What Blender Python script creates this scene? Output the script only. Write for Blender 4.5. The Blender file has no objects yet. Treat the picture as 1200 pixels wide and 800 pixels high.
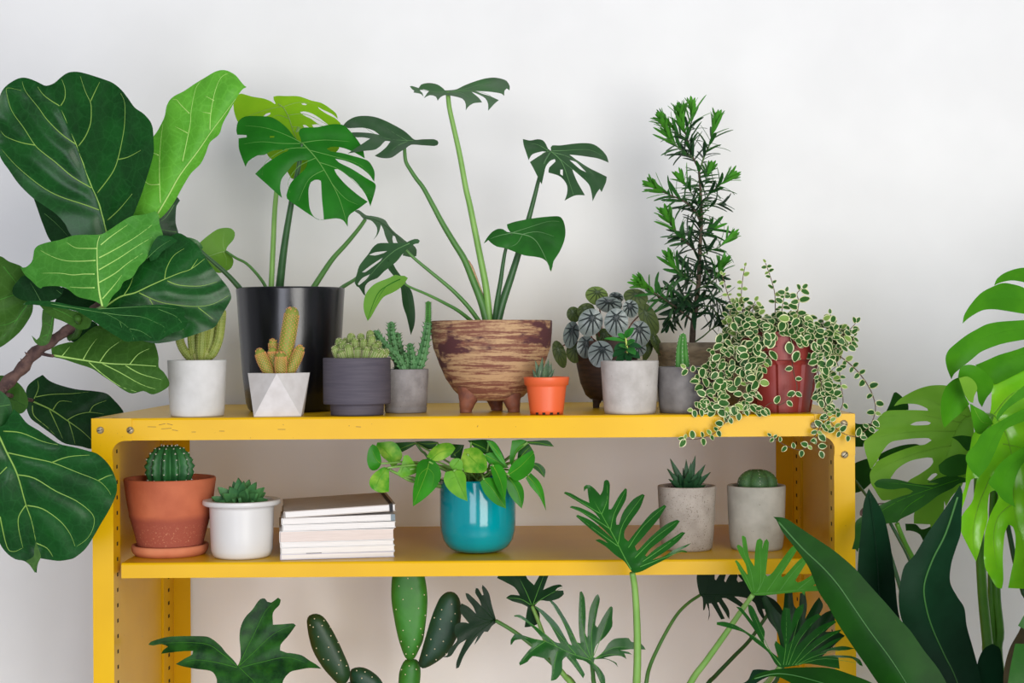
import bpy, math, random
import numpy as np
from mathutils import Vector, Matrix
from mathutils.geometry import delaunay_2d_cdt
random.seed(7)
COL = bpy.context.scene.collection
pi = math.pi

# ------------------------------------------------------------ camera model
CZ = 1.24            # eye height
D0 = 1.8             # eye to the front plane of the shelf
F = 1800.0           # focal length in photo pixels
CX, CY = 616.0, 400.0
ROLL = math.radians(0.36)
cr_, sr_ = math.cos(ROLL), math.sin(ROLL)
def P(px, py, Y):
    """photo point at depth Y behind the shelf front -> place in the room"""
    dx, dy = px - CX, py - CY
    u = dx*cr_ - dy*sr_
    v = dx*sr_ + dy*cr_
    k = (D0 + Y)/F
    return Vector((u*k, Y, CZ - v*k))
def m(px, Y=0.0): return px*(D0+Y)/F
def cr(ox, oy, w, pts, W=1200.0):
    s = w/W
    return [(ox + x*s, oy + y*s) for x, y in pts]

# ------------------------------------------------------------ objects
def root_loc(o):
    while o.parent: o = o.parent
    return o.location.copy()
def thing(name, label, cat, loc=(0, 0, 0), group=None):
    o = bpy.data.objects.new(name, None); COL.objects.link(o)
    o.empty_display_size = .02
    o.location = loc; o['label'] = label; o['category'] = cat
    if group: o['group'] = group
    return o
def tag(o, label, cat, group=None):
    o['label'] = label; o['category'] = cat
    if group: o['group'] = group
    return o

class MB:
    def __init__(s): s.v = []; s.f = []; s.m = []; s.s = []
    def add(s, vs, fs, mi=0, smooth=True):
        b = len(s.v); s.v.extend([tuple(v) for v in vs])
        for f in fs:
            s.f.append([b+i for i in f]); s.m.append(mi); s.s.append(smooth)
        return b
    def build(s, name, mats, parent=None, label=None):
        me = bpy.data.meshes.new(name)
        off = root_loc(parent) if parent else Vector((0, 0, 0))
        me.from_pydata([(x-off.x, y-off.y, z-off.z) for x, y, z in s.v], [], s.f)
        if not isinstance(mats, (list, tuple)): mats = [mats]
        for mt in mats: me.materials.append(mt)
        me.polygons.foreach_set('material_index', s.m)
        me.polygons.foreach_set('use_smooth', s.s)
        me.update()
        o = bpy.data.objects.new(name, me); COL.objects.link(o)
        if parent: o.parent = parent
        if label: o['label'] = label
        return o
    # -- shapes
    def box(s, x0, x1, y0, y1, z0, z1, mi=0, bev=0.0, rot=None, org=None):
        if bev <= 0:
            vs = [Vector((x, y, z)) for x in (x0, x1) for y in (y0, y1) for z in (z0, z1)]
            fs = [(0,1,3,2),(4,6,7,5),(0,4,5,1),(2,3,7,6),(0,2,6,4),(1,5,7,3)]
        else:
            b = bev; vs = []; idx = {}
            for i, (x, xi) in enumerate(((x0, x0+b), (x1, x1-b))):
                for j, (y, yi) in enumerate(((y0, y0+b), (y1, y1-b))):
                    for k, (z, zi) in enumerate(((z0, z0+b), (z1, z1-b))):
                        idx[i,j,k,0] = len(vs); vs.append(Vector((x, yi, zi)))
                        idx[i,j,k,1] = len(vs); vs.append(Vector((xi, y, zi)))
                        idx[i,j,k,2] = len(vs); vs.append(Vector((xi, yi, z)))
            fs = []
            for a in (0, 1):
                q = [idx[a,0,0,0], idx[a,1,0,0], idx[a,1,1,0], idx[a,0,1,0]]; fs.append(q if a else q[::-1])
                q = [idx[0,a,0,1], idx[0,a,1,1], idx[1,a,1,1], idx[1,a,0,1]]; fs.append(q if a else q[::-1])
                q = [idx[0,0,a,2], idx[1,0,a,2], idx[1,1,a,2], idx[0,1,a,2]]; fs.append(q if a else q[::-1])
            for j in (0,1):
                for k in (0,1):
                    fs.append([idx[0,j,k,1], idx[1,j,k,1], idx[1,j,k,2], idx[0,j,k,2]])
                    fs.append([idx[j,0,k,0], idx[j,1,k,0], idx[j,1,k,2], idx[j,0,k,2]])
                    fs.append([idx[j,k,0,0], idx[j,k,1,0], idx[j,k,1,1], idx[j,k,0,1]])
            for i in (0,1):
                for j in (0,1):
                    for k in (0,1): fs.append([idx[i,j,k,0], idx[i,j,k,1], idx[i,j,k,2]])
        if rot is not None: vs = [rot @ (v-org) + org for v in vs]
        s.add(vs, fs, mi, False)
    def prism(s, poly, axis_fn, a, b, mi=0, smooth=False):
        """poly 2-D list; axis_fn(u,v,w)->3-D; extruded from w=a to w=b"""
        n = len(poly)
        vs = [axis_fn(u, v, a) for u, v in poly] + [axis_fn(u, v, b) for u, v in poly]
        fs = [list(range(n))[::-1], list(range(n, 2*n))]
        fs += [[i, (i+1) % n, n+(i+1) % n, n+i] for i in range(n)]
        s.add(vs, fs, mi, smooth)
    def lathe(s, prof, c, seg=48, mi=0, fn=None, smooth=True):
        """prof list of (r, z) world sizes, c=(x,y); closed where r==0"""
        rings = []
        b0 = len(s.v)
        vs = []
        for j, (r, z) in enumerate(prof):
            if r <= 1e-7:
                rings.append([len(vs)]); vs.append(Vector((c[0], c[1], z)))
            else:
                ids = []
                for i in range(seg):
                    a = 2*pi*i/seg
                    rr = r*(fn(a, j, z) if fn else 1)
                    ids.append(len(vs)); vs.append(Vector((c[0]+rr*math.sin(a), c[1]-rr*math.cos(a), z)))
                rings.append(ids)
        fs = []
        for A, B in zip(rings, rings[1:]):
            if len(A) == 1 and len(B) == 1: continue
            for i in range(seg):
                k = (i+1) % seg
                if len(A) == 1: fs.append([A[0], B[k], B[i]])
                elif len(B) == 1: fs.append([A[i], A[k], B[0]])
                else: fs.append([A[i], A[k], B[k], B[i]])
        s.add(vs, fs, mi, smooth)
    def tube(s, pts, rad, seg=8, mi=0, fn=None, caps=True, flat=1.0, steps=4, roundcap=False):
        """pts: Vectors, rad: list; smooth swept tube. fn(angle, t)-> radius factor"""
        pts, rad = smooth3(pts, rad, steps)
        if roundcap:
            d = (pts[-1]-pts[-2]).normalized(); r = rad[-1]; e = pts[-1]
            for q in (30, 55, 75, 88):
                a = math.radians(q)
                pts.append(e + d*r*math.sin(a)); rad.append(r*math.cos(a))
        n = len(pts); T = []
        for i in range(n):
            t = (pts[min(i+1, n-1)] - pts[max(i-1, 0)])
            T.append(t.normalized() if t.length > 1e-9 else Vector((0, 0, 1)))
        up = Vector((0, -1, 0))
        if abs(T[0].dot(up)) > .9: up = Vector((1, 0, 0))
        N = (up - T[0]*up.dot(T[0])).normalized(); rings = []
        vs = []
        for i in range(n):
            N = (N - T[i]*N.dot(T[i])).normalized(); B = T[i].cross(N)
            ids = []
            for k in range(seg):
                a = 2*pi*k/seg; r = rad[i]*(fn(a, i/(n-1)) if fn else 1)
                ids.append(len(vs)); vs.append(pts[i] + N*(r*flat*math.cos(a)) + B*(r*math.sin(a)))
            rings.append(ids)
        fs = []
        for A, Bq in zip(rings, rings[1:]):
            for k in range(seg):
                k2 = (k+1) % seg; fs.append([A[k], A[k2], Bq[k2], Bq[k]])
        if caps:
            c0 = len(vs); vs.append(pts[0]); c1 = len(vs); vs.append(pts[-1])
            for k in range(seg):
                k2 = (k+1) % seg
                fs.append([c0, rings[0][k2], rings[0][k]]); fs.append([c1, rings[-1][k], rings[-1][k2]])
        s.add(vs, fs, mi, True)
        return pts, rad
    def ball(s, c, r, mi=0, seg=6, rings=4, sq=(1,1,1)):
        vs = [Vector((c[0], c[1], c[2]+r*sq[2]))]
        for j in range(1, rings):
            a = pi*j/rings
            for i in range(seg):
                b = 2*pi*i/seg
                vs.append(Vector((c[0]+r*sq[0]*math.sin(a)*math.cos(b), c[1]+r*sq[1]*math.sin(a)*math.sin(b), c[2]+r*sq[2]*math.cos(a))))
        vs.append(Vector((c[0], c[1], c[2]-r*sq[2])))
        fs = []
        for i in range(seg):
            k = (i+1) % seg
            fs.append([0, 1+i, 1+k])
            for j in range(rings-2):
                a = 1+j*seg; fs.append([a+i, a+seg+i, a+seg+k, a+k])
            a = 1+(rings-2)*seg; fs.append([a+i, len(vs)-1, a+k])
        s.add(vs, fs, mi, True)
    def cone(s, c, d, L, r, mi=0, seg=4):
        d = Vector(d).normalized(); u = d.orthogonal().normalized(); w = d.cross(u); c = Vector(c)
        vs = [c + u*r*math.cos(2*pi*i/seg) + w*r*math.sin(2*pi*i/seg) for i in range(seg)] + [c + d*L]
        s.add(vs, [[i, (i+1) % seg, seg] for i in range(seg)] + [list(range(seg))[::-1]], mi, True)

def smooth3(pts, rad, steps=4):
    pts = [Vector(p) for p in pts]; n = len(pts)
    if not isinstance(rad, (list, tuple)): rad = [rad]*n
    rad = list(rad)
    if len(rad) == 2 and n > 2: rad = [rad[0] + (rad[1]-rad[0])*i/(n-1) for i in range(n)]
    if n < 3 or steps < 2:
        return pts, rad
    op, orr = [], []
    for i in range(n-1):
        p0, p1, p2, p3 = pts[max(i-1, 0)], pts[i], pts[i+1], pts[min(i+2, n-1)]
        for k in range(steps):
            t = k/steps
            op.append(.5*((2*p1) + (p2-p0)*t + (2*p0-5*p1+4*p2-p3)*t*t + (3*p1-p0-3*p2+p3)*t**3))
            orr.append(rad[i]*(1-t) + rad[i+1]*t)
    op.append(pts[-1]); orr.append(rad[-1])
    return op, orr

# ------------------------------------------------------------ outlines
def smooth_poly(pts, step=4.0, corner=62):
    """closed outline, rounded except at its sharp corners"""
    q = []
    for p in pts:
        if not q or math.hypot(p[0]-q[-1][0], p[1]-q[-1][1]) > .35: q.append(p)
    if math.hypot(q[0][0]-q[-1][0], q[0][1]-q[-1][1]) < .35: q.pop()
    n = len(q); sharp = []
    for i in range(n):
        a, b, c = q[i-1], q[i], q[(i+1) % n]
        v1 = (b[0]-a[0], b[1]-a[1]); v2 = (c[0]-b[0], c[1]-b[1])
        ang = math.degrees(abs(math.atan2(v1[0]*v2[1]-v1[1]*v2[0], v1[0]*v2[0]+v1[1]*v2[1])))
        sharp.append(ang > corner)
    out = []
    for i in range(n):
        p1, p2 = q[i], q[(i+1) % n]
        p0 = q[i-1]; p3 = q[(i+2) % n]
        d = math.hypot(p2[0]-p1[0], p2[1]-p1[1])
        t1 = ((p2[0]-p0[0])/2, (p2[1]-p0[1])/2); t2 = ((p3[0]-p1[0])/2, (p3[1]-p1[1])/2)
        def lim(t):
            L = math.hypot(*t)
            return t if L < 1e-9 or L <= d else (t[0]*d/L, t[1]*d/L)
        t1 = (p2[0]-p1[0], p2[1]-p1[1]) if sharp[i] else lim(t1)
        t2 = (p2[0]-p1[0], p2[1]-p1[1]) if sharp[(i+1) % n] else lim(t2)
        k = max(1, int(round(d/step)))
        for j in range(k):
            t = j/k; h1 = 2*t**3-3*t*t+1; h2 = t**3-2*t*t+t; h3 = -2*t**3+3*t*t; h4 = t**3-t*t
            out.append((h1*p1[0]+h2*t1[0]+h3*p2[0]+h4*t2[0], h1*p1[1]+h2*t1[1]+h3*p2[1]+h4*t2[1]))
    return out
def smooth_line(pts, step=3.0):
    V = [Vector((x, y, 0)) for x, y in pts]
    if len(V) > 2: V, _ = smooth3(V, 1.0, 4)
    out = [V[0]]
    for a, b in zip(V, V[1:]):
        k = max(1, int((b-a).length/step + .5))
        for j in range(1, k+1): out.append(a.lerp(b, j/k))
    return [(v.x, v.y) for v in out]
def inside(X, poly):
    x, y = X[:, 0][:, None], X[:, 1][:, None]
    p = np.array(poly); q = np.roll(p, -1, 0)
    c = ((p[:, 1][None] > y) != (q[:, 1][None] > y))
    den = (q[:, 1]-p[:, 1])[None]; den = np.where(np.abs(den) < 1e-12, 1e-12, den)
    xi = (q[:, 0]-p[:, 0])[None]*(y-p[:, 1][None])/den + p[:, 0][None]
    return (np.sum(c & (x < xi), axis=1) % 2) == 1
def dist(X, lines, closed=False):
    best = np.full(len(X), 1e9)
    for L in lines:
        p = np.array(L, float)
        q = np.roll(p, -1, 0) if closed else p[1:]
        if not closed: p = p[:-1]
        d = q-p; L2 = np.maximum((d**2).sum(1), 1e-9)
        w = X[:, None, :]-p[None]
        t = np.clip((w*d[None]).sum(2)/L2[None], 0, 1)
        r = w - t[..., None]*d[None]
        best = np.minimum(best, np.sqrt((r**2).sum(2)).min(1))
    return best
def tri(outline, holes=(), grid=6.0):
    pts = list(outline); edges = []
    n = len(pts); edges += [(i, (i+1) % n) for i in range(n)]
    for h in holes:
        b = len(pts); pts += list(h); edges += [(b+i, b+(i+1) % len(h)) for i in range(len(h))]
    A = np.array(outline); x0, y0 = A.min(0); x1, y1 = A.max(0)
    G = []
    r = 0; y = y0 + grid*.5
    while y < y1:
        x = x0 + grid*(.5 if r % 2 else 0)
        while x < x1:
            G.append((x, y)); x += grid
        y += grid*.87; r += 1
    if G:
        G = np.array(G); ok = inside(G, outline)
        for h in holes: ok &= ~inside(G, h)
        G = G[ok]
        if len(G):
            d = dist(G, [outline], True)
            for h in holes: d = np.minimum(d, dist(G, [h], True))
            G = G[d > grid*.45]
            pts += [tuple(g) for g in G]
    vo, eo, fo, *_ = delaunay_2d_cdt([Vector(p) for p in pts], edges, [], 0, 1e-5)
    V = np.array([(v.x, v.y) for v in vo]); fo = [list(f) for f in fo]
    C = np.array([V[f].mean(0) for f in fo])
    ok = inside(C, outline)
    for h in holes: ok &= ~inside(C, h)
    fs = []
    for f, k in zip(fo, ok):
        if not k: continue
        a, b, c = V[f[0]], V[f[1]], V[f[2]]
        cz = (b[0]-a[0])*(c[1]-a[1]) - (b[1]-a[1])*(c[0]-a[0])
        if abs(cz) < 1e-6: continue
        fs.append(f if cz < 0 else f[::-1])     # px y runs down: this order faces the viewer
    return V, fs

def leaf(parent, outline, Y, mat, sx=0, sy=0, fold=0, mid=None, veins=(), q=0, qw=9, wave=0, wf=22,
         curl=0, cw=12, arch=0, th=.0007, holes=(), grid=4.6, step=3.2, vr=1.1, vmat=None, name='leaf',
         label=None, corner=62, pivot=None, ph=0.0, bl=0, bv=0):
    """a blade with its own depth, tilt, fold along the midrib and puckering between the veins.
       Y is the depth at the pivot; slopes are metres of depth per metre across the blade"""
    o = smooth_poly(outline, step, corner)
    hs = [smooth_poly(h, step, corner) for h in holes]
    V, fs = tri(o, hs, grid)
    A = np.array(o); c = A.mean(0) if pivot is None else np.array(pivot, float)
    ext = max(np.ptp(A[:, 0]), np.ptp(A[:, 1]))*.5
    vl = [smooth_line(v) for v in veins]; ml = [smooth_line(mid)] if mid else []
    def depth(X):
        X = np.array(X, float).reshape(-1, 2)
        u, v = (X[:, 0]-c[0]), (X[:, 1]-c[1])
        d = sx*u + sy*v
        if ml and fold: d = d + fold*np.minimum(dist(X, ml), 400)
        if arch: d = d + arch*(u*u+v*v)/ext
        if bl: d = d + bl*u*u/ext
        if bv: d = d + bv*v*v/ext
        if q and (vl or ml):
            dv = dist(X, vl+ml); d = d - q*qw*(1-np.exp(-(dv/qw)**2))
        if wave: d = d + wave*np.sin(u/wf+ph)*np.cos(v/wf*1.3+ph*1.7)*wf*.5
        if curl:
            de = dist(X, [o], True); d = d + curl*cw*np.exp(-de/cw)
        return Y + d*.001
    D = depth(V); k = len(V)
    front = [P(x, y, d-th/2) for (x, y), d in zip(V, D)]
    back = [P(x, y, d+th/2) for (x, y), d in zip(V, D)]
    ec = {}
    for f in fs:
        for i in range(3):
            e = (f[i], f[(i+1) % 3]); ec[e] = 1
    rim = [(a, b) for (a, b) in ec if (b, a) not in ec]
    mb = MB()
    mb.add(front+back, [f for f in fs] + [[k+i for i in f[::-1]] for f in fs])
    rv = sorted({a for e in rim for a in e}); ri = {a: i for i, a in enumerate(rv)}; nr = len(rv)
    mb.add([front[a] for a in rv]+[back[a] for a in rv], [[ri[b], ri[a], nr+ri[a], nr+ri[b]] for a, b in rim])
    for i, ln in enumerate(ml + vl):
        if not vr: break
        ismid = i < len(ml)
        r0 = vr*(.85 if ismid else .5); n = len(ln)
        dd = depth(ln)
        pts = [P(x, y, d-th*.5) for (x, y), d in zip(ln, dd)]
        rr = [m(r0*(1-.72*j/(n-1)), Y) for j in range(n)]
        mb.tube(pts, rr, seg=5, mi=1, steps=1)
    ob = mb.build(name, [mat, vmat or mat], parent, label)
    ob['_d'] = 1; del ob['_d']
    return ob, (lambda x, y: P(x, y, float(depth([(x, y)])[0])))

def stem(parent, pts, Ya, Yb, r, mat, name='leaf_stem', seg=8, label=None, mid=None):
    """stalk along photo points, depth running from Ya to Yb; r in photo pixels (start, end)"""
    n = len(pts); L = [0]
    for a, b in zip(pts, pts[1:]): L.append(L[-1]+math.hypot(b[0]-a[0], b[1]-a[1]))
    W = [P(x, y, Ya+(Yb-Ya)*l/L[-1]) for (x, y), l in zip(pts, L)]
    R = [m(r[0]+(r[1]-r[0])*l/L[-1], Ya) for l in L]
    mb = MB(); mb.tube(W, R, seg=seg, steps=5)
    return mb.build(name, mat, parent, label)

def pad(parent, outline, Y, mat, T, spots=(), smat=None, name='pad', grid=6.0, sx=0, sy=0):
    """a thick fleshy pad: domed front and back"""
    o = smooth_poly(outline, 4.0, 80); V, fs = tri(o, (), grid)
    A = np.array(o); c = A.mean(0)
    def half(X):
        d = dist(np.array(X, float).reshape(-1, 2), [o], True); w = 16.0
        t = np.clip(d/w, 0, 1); return T*np.sqrt(np.clip(1-(1-t)**2, 0, 1)) + .0002
    def base(X):
        X = np.array(X, float).reshape(-1, 2); return Y + .001*(sx*(X[:, 0]-c[0])+sy*(X[:, 1]-c[1]))
    h = half(V); b = base(V); k = len(V)
    front = [P(x, y, q-t) for (x, y), t, q in zip(V, h, b)]; back = [P(x, y, q+t) for (x, y), t, q in zip(V, h, b)]
    ec = {}
    for f in fs:
        for i in range(3): ec[(f[i], f[(i+1) % 3])] = 1
    rim = [(a, b_) for (a, b_) in ec if (b_, a) not in ec]
    mb = MB(); mb.add(front+back, fs + [[k+i for i in f[::-1]] for f in fs] + [[b_, a, k+a, k+b_] for a, b_ in rim])
    for (x, y) in spots:
        if not inside(np.array([[x, y]], float), o)[0]: continue
        t = float(half([(x, y)])[0]); q = float(base([(x, y)])[0])
        mb.ball(P(x, y, q-t), m(.8, Y), 1, 6, 4)
        mb.cone(P(x, y, q-t), (random.uniform(-.4,.4), -1, .3), m(3, Y), m(.25, Y), 1)
    return mb.build(name, [mat, smat or mat], parent)

PR_OVAL = [(0, .12), (.12, .55), (.28, .88), (.45, 1), (.62, .93), (.8, .66), (.93, .3), (1, .03)]
PR_LIN = [(0, .35), (.15, .8), (.4, 1), (.7, .95), (.9, .6), (1, .05)]
PR_LANCE = [(0, .3), (.1, .7), (.25, 1), (.5, .85), (.75, .5), (1, .02)]
def blade(mb, base, d, nrm, L, W, bend=0, fold=0, prof=PR_OVAL, mi=0, th=.0004, rim=None, cup=0):
    """a small free leaf: base point, direction, face normal, length, half width; rim = margin material"""
    base = Vector(base); d = Vector(d).normalized(); nrm = Vector(nrm)
    nrm = (nrm - d*nrm.dot(d))
    nrm = nrm.normalized() if nrm.length > 1e-5 else d.orthogonal().normalized()
    side = d.cross(nrm).normalized()
    cols = [-1, -.74, 0, .74, 1] if rim is not None else [-1, 0, 1]
    nc = len(cols); top = []; bot = []
    for t, w in prof:
        a = bend*t
        if abs(bend) > 1e-4:
            c = base + d*(L*math.sin(a)/bend) - nrm*(L*(1-math.cos(a))/bend)
        else: c = base + d*(L*t)
        nn = (nrm*math.cos(a) + d*math.sin(a)).normalized()
        for k in cols:
            p = c + side*(k*w*W) + nn*(abs(k)*w*W*fold) - nn*(cup*W*k*k*w)
            top.append(p + nn*th/2); bot.append(p - nn*th/2)
    n = len(prof); vs = top+bot; K = len(top)
    for i in range(n-1):
        for j in range(nc-1):
            a = i*nc+j
            mt = mi
            if rim is not None and (j in (0, nc-2) or i == n-2 or i == 0): mt = rim
            mb_f = [[a, a+nc, a+nc+1, a+1], [K+a, K+a+1, K+a+nc+1, K+a+nc]]
            if i == 0 and j == 0: b0 = mb.add(vs, [], mt)
            for f in mb_f:
                mb.f.append([b0+x for x in f]); mb.m.append(mt); mb.s.append(True)
    ring = [i*nc for i in range(n)] + [(n-1)*nc+j for j in range(1, nc)] + [i*nc+nc-1 for i in range(n-2, -1, -1)] + [j for j in range(nc-2, 0, -1)]
    nr = len(ring)
    mb.add([top[x] for x in ring]+[bot[x] for x in ring], [[i, nr+i, nr+(i+1) % nr, (i+1) % nr] for i in range(nr)], rim if rim is not None else mi)

# ------------------------------------------------------------ materials
def lin(c):
    out = []
    for x in c:
        x = x/255.0; out.append(x/12.92 if x <= .04045 else ((x+.055)/1.055)**2.4)
    return tuple(out)+(1.0,)
class NT:
    def __init__(s, name):
        s.mat = bpy.data.materials.new(name); s.mat.use_nodes = True; s.t = s.mat.node_tree
        s.t.nodes.clear(); s.out = s.n('ShaderNodeOutputMaterial')
    def n(s, k, **kw):
        x = s.t.nodes.new(k)
        for a, b in kw.items(): setattr(x, a, b)
        return x
    def l(s, a, b): s.t.links.new(a, b)
def mixc(nt, fac, a, b):
    x = nt.n('ShaderNodeMix', data_type='RGBA')
    if hasattr(fac, 'is_output'): nt.l(fac, x.inputs[0])
    else: x.inputs[0].default_value = fac
    for v, i in ((a, 6), (b, 7)):
        if hasattr(v, 'is_output'): nt.l(v, x.inputs[i])
        else: x.inputs[i].default_value = v
    return x.outputs[2]
def ramp(nt, src, stops):
    r = nt.n('ShaderNodeValToRGB'); e = r.color_ramp.elements
    e[0].position = stops[0][0]; e[0].color = stops[0][1]; e[1].position = stops[1][0]; e[1].color = stops[1][1]
    for p, c in stops[2:]:
        x = e.new(p); x.color = c
    nt.l(src, r.inputs[0]); return r.outputs[0]
def noise(nt, scale, detail=3, rough=.5, stretch=(1, 1, 1), dist_=0):
    tc = nt.n('ShaderNodeTexCoord'); mp = nt.n('ShaderNodeMapping'); mp.inputs['Scale'].default_value = stretch
    nt.l(tc.outputs['Object'], mp.inputs[0])
    x = nt.n('ShaderNodeTexNoise'); x.inputs['Scale'].default_value = scale
    x.inputs['Detail'].default_value = detail; x.inputs['Roughness'].default_value = rough; x.inputs['Distortion'].default_value = dist_
    nt.l(mp.outputs[0], x.inputs['Vector']); return x.outputs[0]
B0, B1 = (0, 0, 0, 1), (1, 1, 1, 1)
def mk(name, c, c2=None, rough=.5, ns=40, stretch=(1, 1, 1), bump=0, bs=200, spec=.5, transl=0, tc=None, metal=0,
       coat=0, lo=.35, hi=.65, speck=None, sps=600, spt=.7, sss=0, detail=3, net=0):
    nt = NT(name); b = nt.n('ShaderNodeBsdfPrincipled')
    col = lin(c)
    if c2 is not None:
        f = ramp(nt, noise(nt, ns, detail, .55, stretch), [(lo, B0), (hi, B1)])
        col = mixc(nt, f, lin(c), lin(c2))
    if speck is not None:
        f = ramp(nt, noise(nt, sps, 2), [(spt, B0), (spt+.06, B1)])
        col = mixc(nt, f, col, lin(speck))
    if net:      # fine vein network of a leaf
        tcn = nt.n('ShaderNodeTexCoord')
        for sc_, am in ((net, .11), (net*2.7, .07)):
            vo = nt.n('ShaderNodeTexVoronoi'); vo.feature = 'DISTANCE_TO_EDGE'; vo.inputs['Scale'].default_value = sc_
            nt.l(tcn.outputs['Object'], vo.inputs['Vector'])
            e = ramp(nt, vo.outputs['Distance'], [(0, (am, am, am, 1)), (.07, B0)])
            col = mixc(nt, e, col if hasattr(col, 'is_output') else lin(c), lin(tuple(min(255, int(x*1.25+38)) for x in c)))
    if hasattr(col, 'is_output'): nt.l(col, b.inputs['Base Color'])
    else: b.inputs['Base Color'].default_value = col
    b.inputs['Roughness'].default_value = rough; b.inputs['Metallic'].default_value = metal
    b.inputs['Specular IOR Level'].default_value = spec
    if coat: b.inputs['Coat Weight'].default_value = coat; b.inputs['Coat Roughness'].default_value = .06
    if bump:
        bp = nt.n('ShaderNodeBump'); bp.inputs['Strength'].default_value = bump; bp.inputs['Distance'].default_value = .001
        nt.l(noise(nt, bs, 4, .6, stretch), bp.inputs['Height']); nt.l(bp.outputs[0], b.inputs['Normal'])
    sh = b.outputs[0]
    if transl:
        t = nt.n('ShaderNodeBsdfTranslucent')
        cc = lin(tc) if tc else lin(c); t.inputs['Color'].default_value = cc
        mx = nt.n('ShaderNodeMixShader'); mx.inputs[0].default_value = transl
        nt.l(b.outputs[0], mx.inputs[1]); nt.l(t.outputs[0], mx.inputs[2]); sh = mx.outputs[0]
    nt.l(sh, nt.out.inputs[0]); return nt.mat
M = {}
def lf(key, name, c, c2, rough=.38, transl=.12, tc=None, spec=.17, ns=30, bump=.15, bs=260, coat=0, stretch=(1,1,1), net=0):
    M[key] = mk(name, c, c2, rough, ns, spec=spec, transl=transl, tc=tc or tuple(min(255, int(x*1.5)) for x in c), bump=bump, bs=bs, coat=coat, stretch=stretch, net=net)
# ------------------------------------------------------------ materials of the place
M['wall'] = mk('wall_paint', (246, 246, 245), (241, 241, 240), .85, 6, bump=.35, bs=38)
M['floor'] = mk('floor_cool_grey', (172, 174, 188), (158, 160, 174), .45, 5, (1, 12, 1), bump=.1)  # unseen floor, tinted cool grey to keep its bounce light from warming the wall
M['white_trim'] = mk('trim_paint', (232, 230, 225), None, .5)
M['yellow'] = mk('yellow_enamel', (228, 179, 8), (222, 172, 6), .3, 9, bump=.06, bs=60, spec=.22, speck=(150, 105, 25), sps=260, spt=.735)
M['yellow_side'] = M['yellow']
M['scratch'] = mk('bare_scratch', (120, 88, 40), None, .6)
M['hole'] = mk('dark_slot', (30, 22, 10), None, .9)  # dark fill that stands for the shade inside slots
M['bolt'] = mk('worn_steel', (196, 184, 156), (140, 120, 84), .4, 300, metal=.4, bump=.3, bs=900)
M['washer'] = mk('painted_washer', (214, 166, 36), (150, 120, 60), .45, 300)

def structure(o): o['kind'] = 'structure'; return o
mb = MB(); mb.box(-3.2, 3.2, .402, .52, 0, 2.9); structure(mb.build('wall_back', M['wall']))
mb = MB(); mb.box(-3.2, 3.2, -3.6, .402, -.12, 0); structure(mb.build('floor', M['floor']))
mb = MB(); mb.box(-3.2, 3.2, .388, .402, 0, .1, bev=.002); structure(mb.build('baseboard_back', M['white_trim']))

# ------------------------------------------------------------ the yellow metal shelf
XL, XR = -.509, .385
ZT = CZ - .0868         # top board
ZM = CZ - .2570         # middle board
ZB = .585               # lowest board in use, below the picture
shelf = thing('metal_shelf', 'yellow painted metal shelving unit with bolted corners, standing against the white wall', 'shelf', (XL, 0, 0))
Y = M['yellow']
def board(z, x0, x1, y0, y1, lip, name):
    mb = MB(); t = .0014
    # folded sheet: top, front lip with a return, back lip
    prof = [(y0, z-lip), (y0, z-.0025), (y0+.0008, z-.0008), (y0+.0025, z), (y1, z), (y1, z-lip), (y1-t, z-lip), (y1-t, z-t), (y0+t, z-t), (y0+t, z-lip+t), (y0+.012, z-lip+t), (y0+.012, z-lip)]
    n = len(prof)
    vs = [Vector((x0, y, q)) for y, q in prof] + [Vector((x1, y, q)) for y, q in prof]
    fs = [[i, n+i, n+(i+1) % n, (i+1) % n] for i in range(n)]
    mb.add(vs, fs, 0, False)
    # ends as quads
    mb.box(x0, x0+t, y0+t, y1-t, z-lip, z-t); mb.box(x1-t, x1, y0+t, y1-t, z-lip, z-t)
    return mb.build(name, Y, shelf)
top = board(ZT, XL, XR, -.0012, .386, .0262, 'top_board')
mid = board(ZM, XL+.0325, XR-.0325, .004, .343, .018, 'shelf_board')
low = board(ZB, XL+.0325, XR-.0325, .004, .343, .018, 'shelf_board')
# small scratches on the top lip
for (x, y, L, a) in [(178,500,10,.05),(195,502,12,-.1),(205,504,7,.3),(190,497,8,-.4),(199,497,7,.5),(227,506,5,0),(132,503,3,.3),(260,505,6,.05),(330,503,9,.02),(420,500,6,.1)]:
    p = P(x, y, -.0014); dx = m(L)/2; mb = MB()
    mb.box(p.x-dx, p.x+dx, -.00135, -.0011, p.z-.0003, p.z+.0003, 0, 0, Matrix.Rotation(a*.5, 3, 'Y'), p)
    mb.build('scratch', M['scratch'], top)

def corner_post(xo, sgn, front):
    """bent channel post. xo = outer face, sgn=+1 left post, -1 right post"""
    mb = MB(); t = .0016
    if front:
        plan = [(0, 0), (.0245, 0), (.0245, .030), (.0245-t, .030), (.0245-t, t), (t, t), (t, .030), (0, .030)]
    else:
        plan = [(0, .386), (.030, .386), (.030, .386-t), (.0062, .386-t), (.0062, .325), (t, .325), (t, .300), (0, .300)]
    z1 = ZT if front else ZT-.0016
    if front:  # gusset cut goes on its own part
        pass
    mb.prism(plan, lambda u, v, w: Vector((xo+sgn*u, v, w)), 0.0, z1 - (0 if front else .001), 0, False)
    o = mb.build('post', Y, shelf)
    # dark boxes down the inner face, painting the shade inside its slots
    hb = MB(); z = ZT-.040
    while z > .7:
        if front: hb.box(xo+sgn*.0245-.0003, xo+sgn*.0245+.0003, .0145, .0195, z-.0022, z+.0022)
        else: hb.box(xo+sgn*.0062-.0003, xo+sgn*.0062+.0003, .350, .358, z-.0024, z+.0024)
        z -= .0182
    hb.build('slots', M['hole'], o)
    return o
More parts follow.
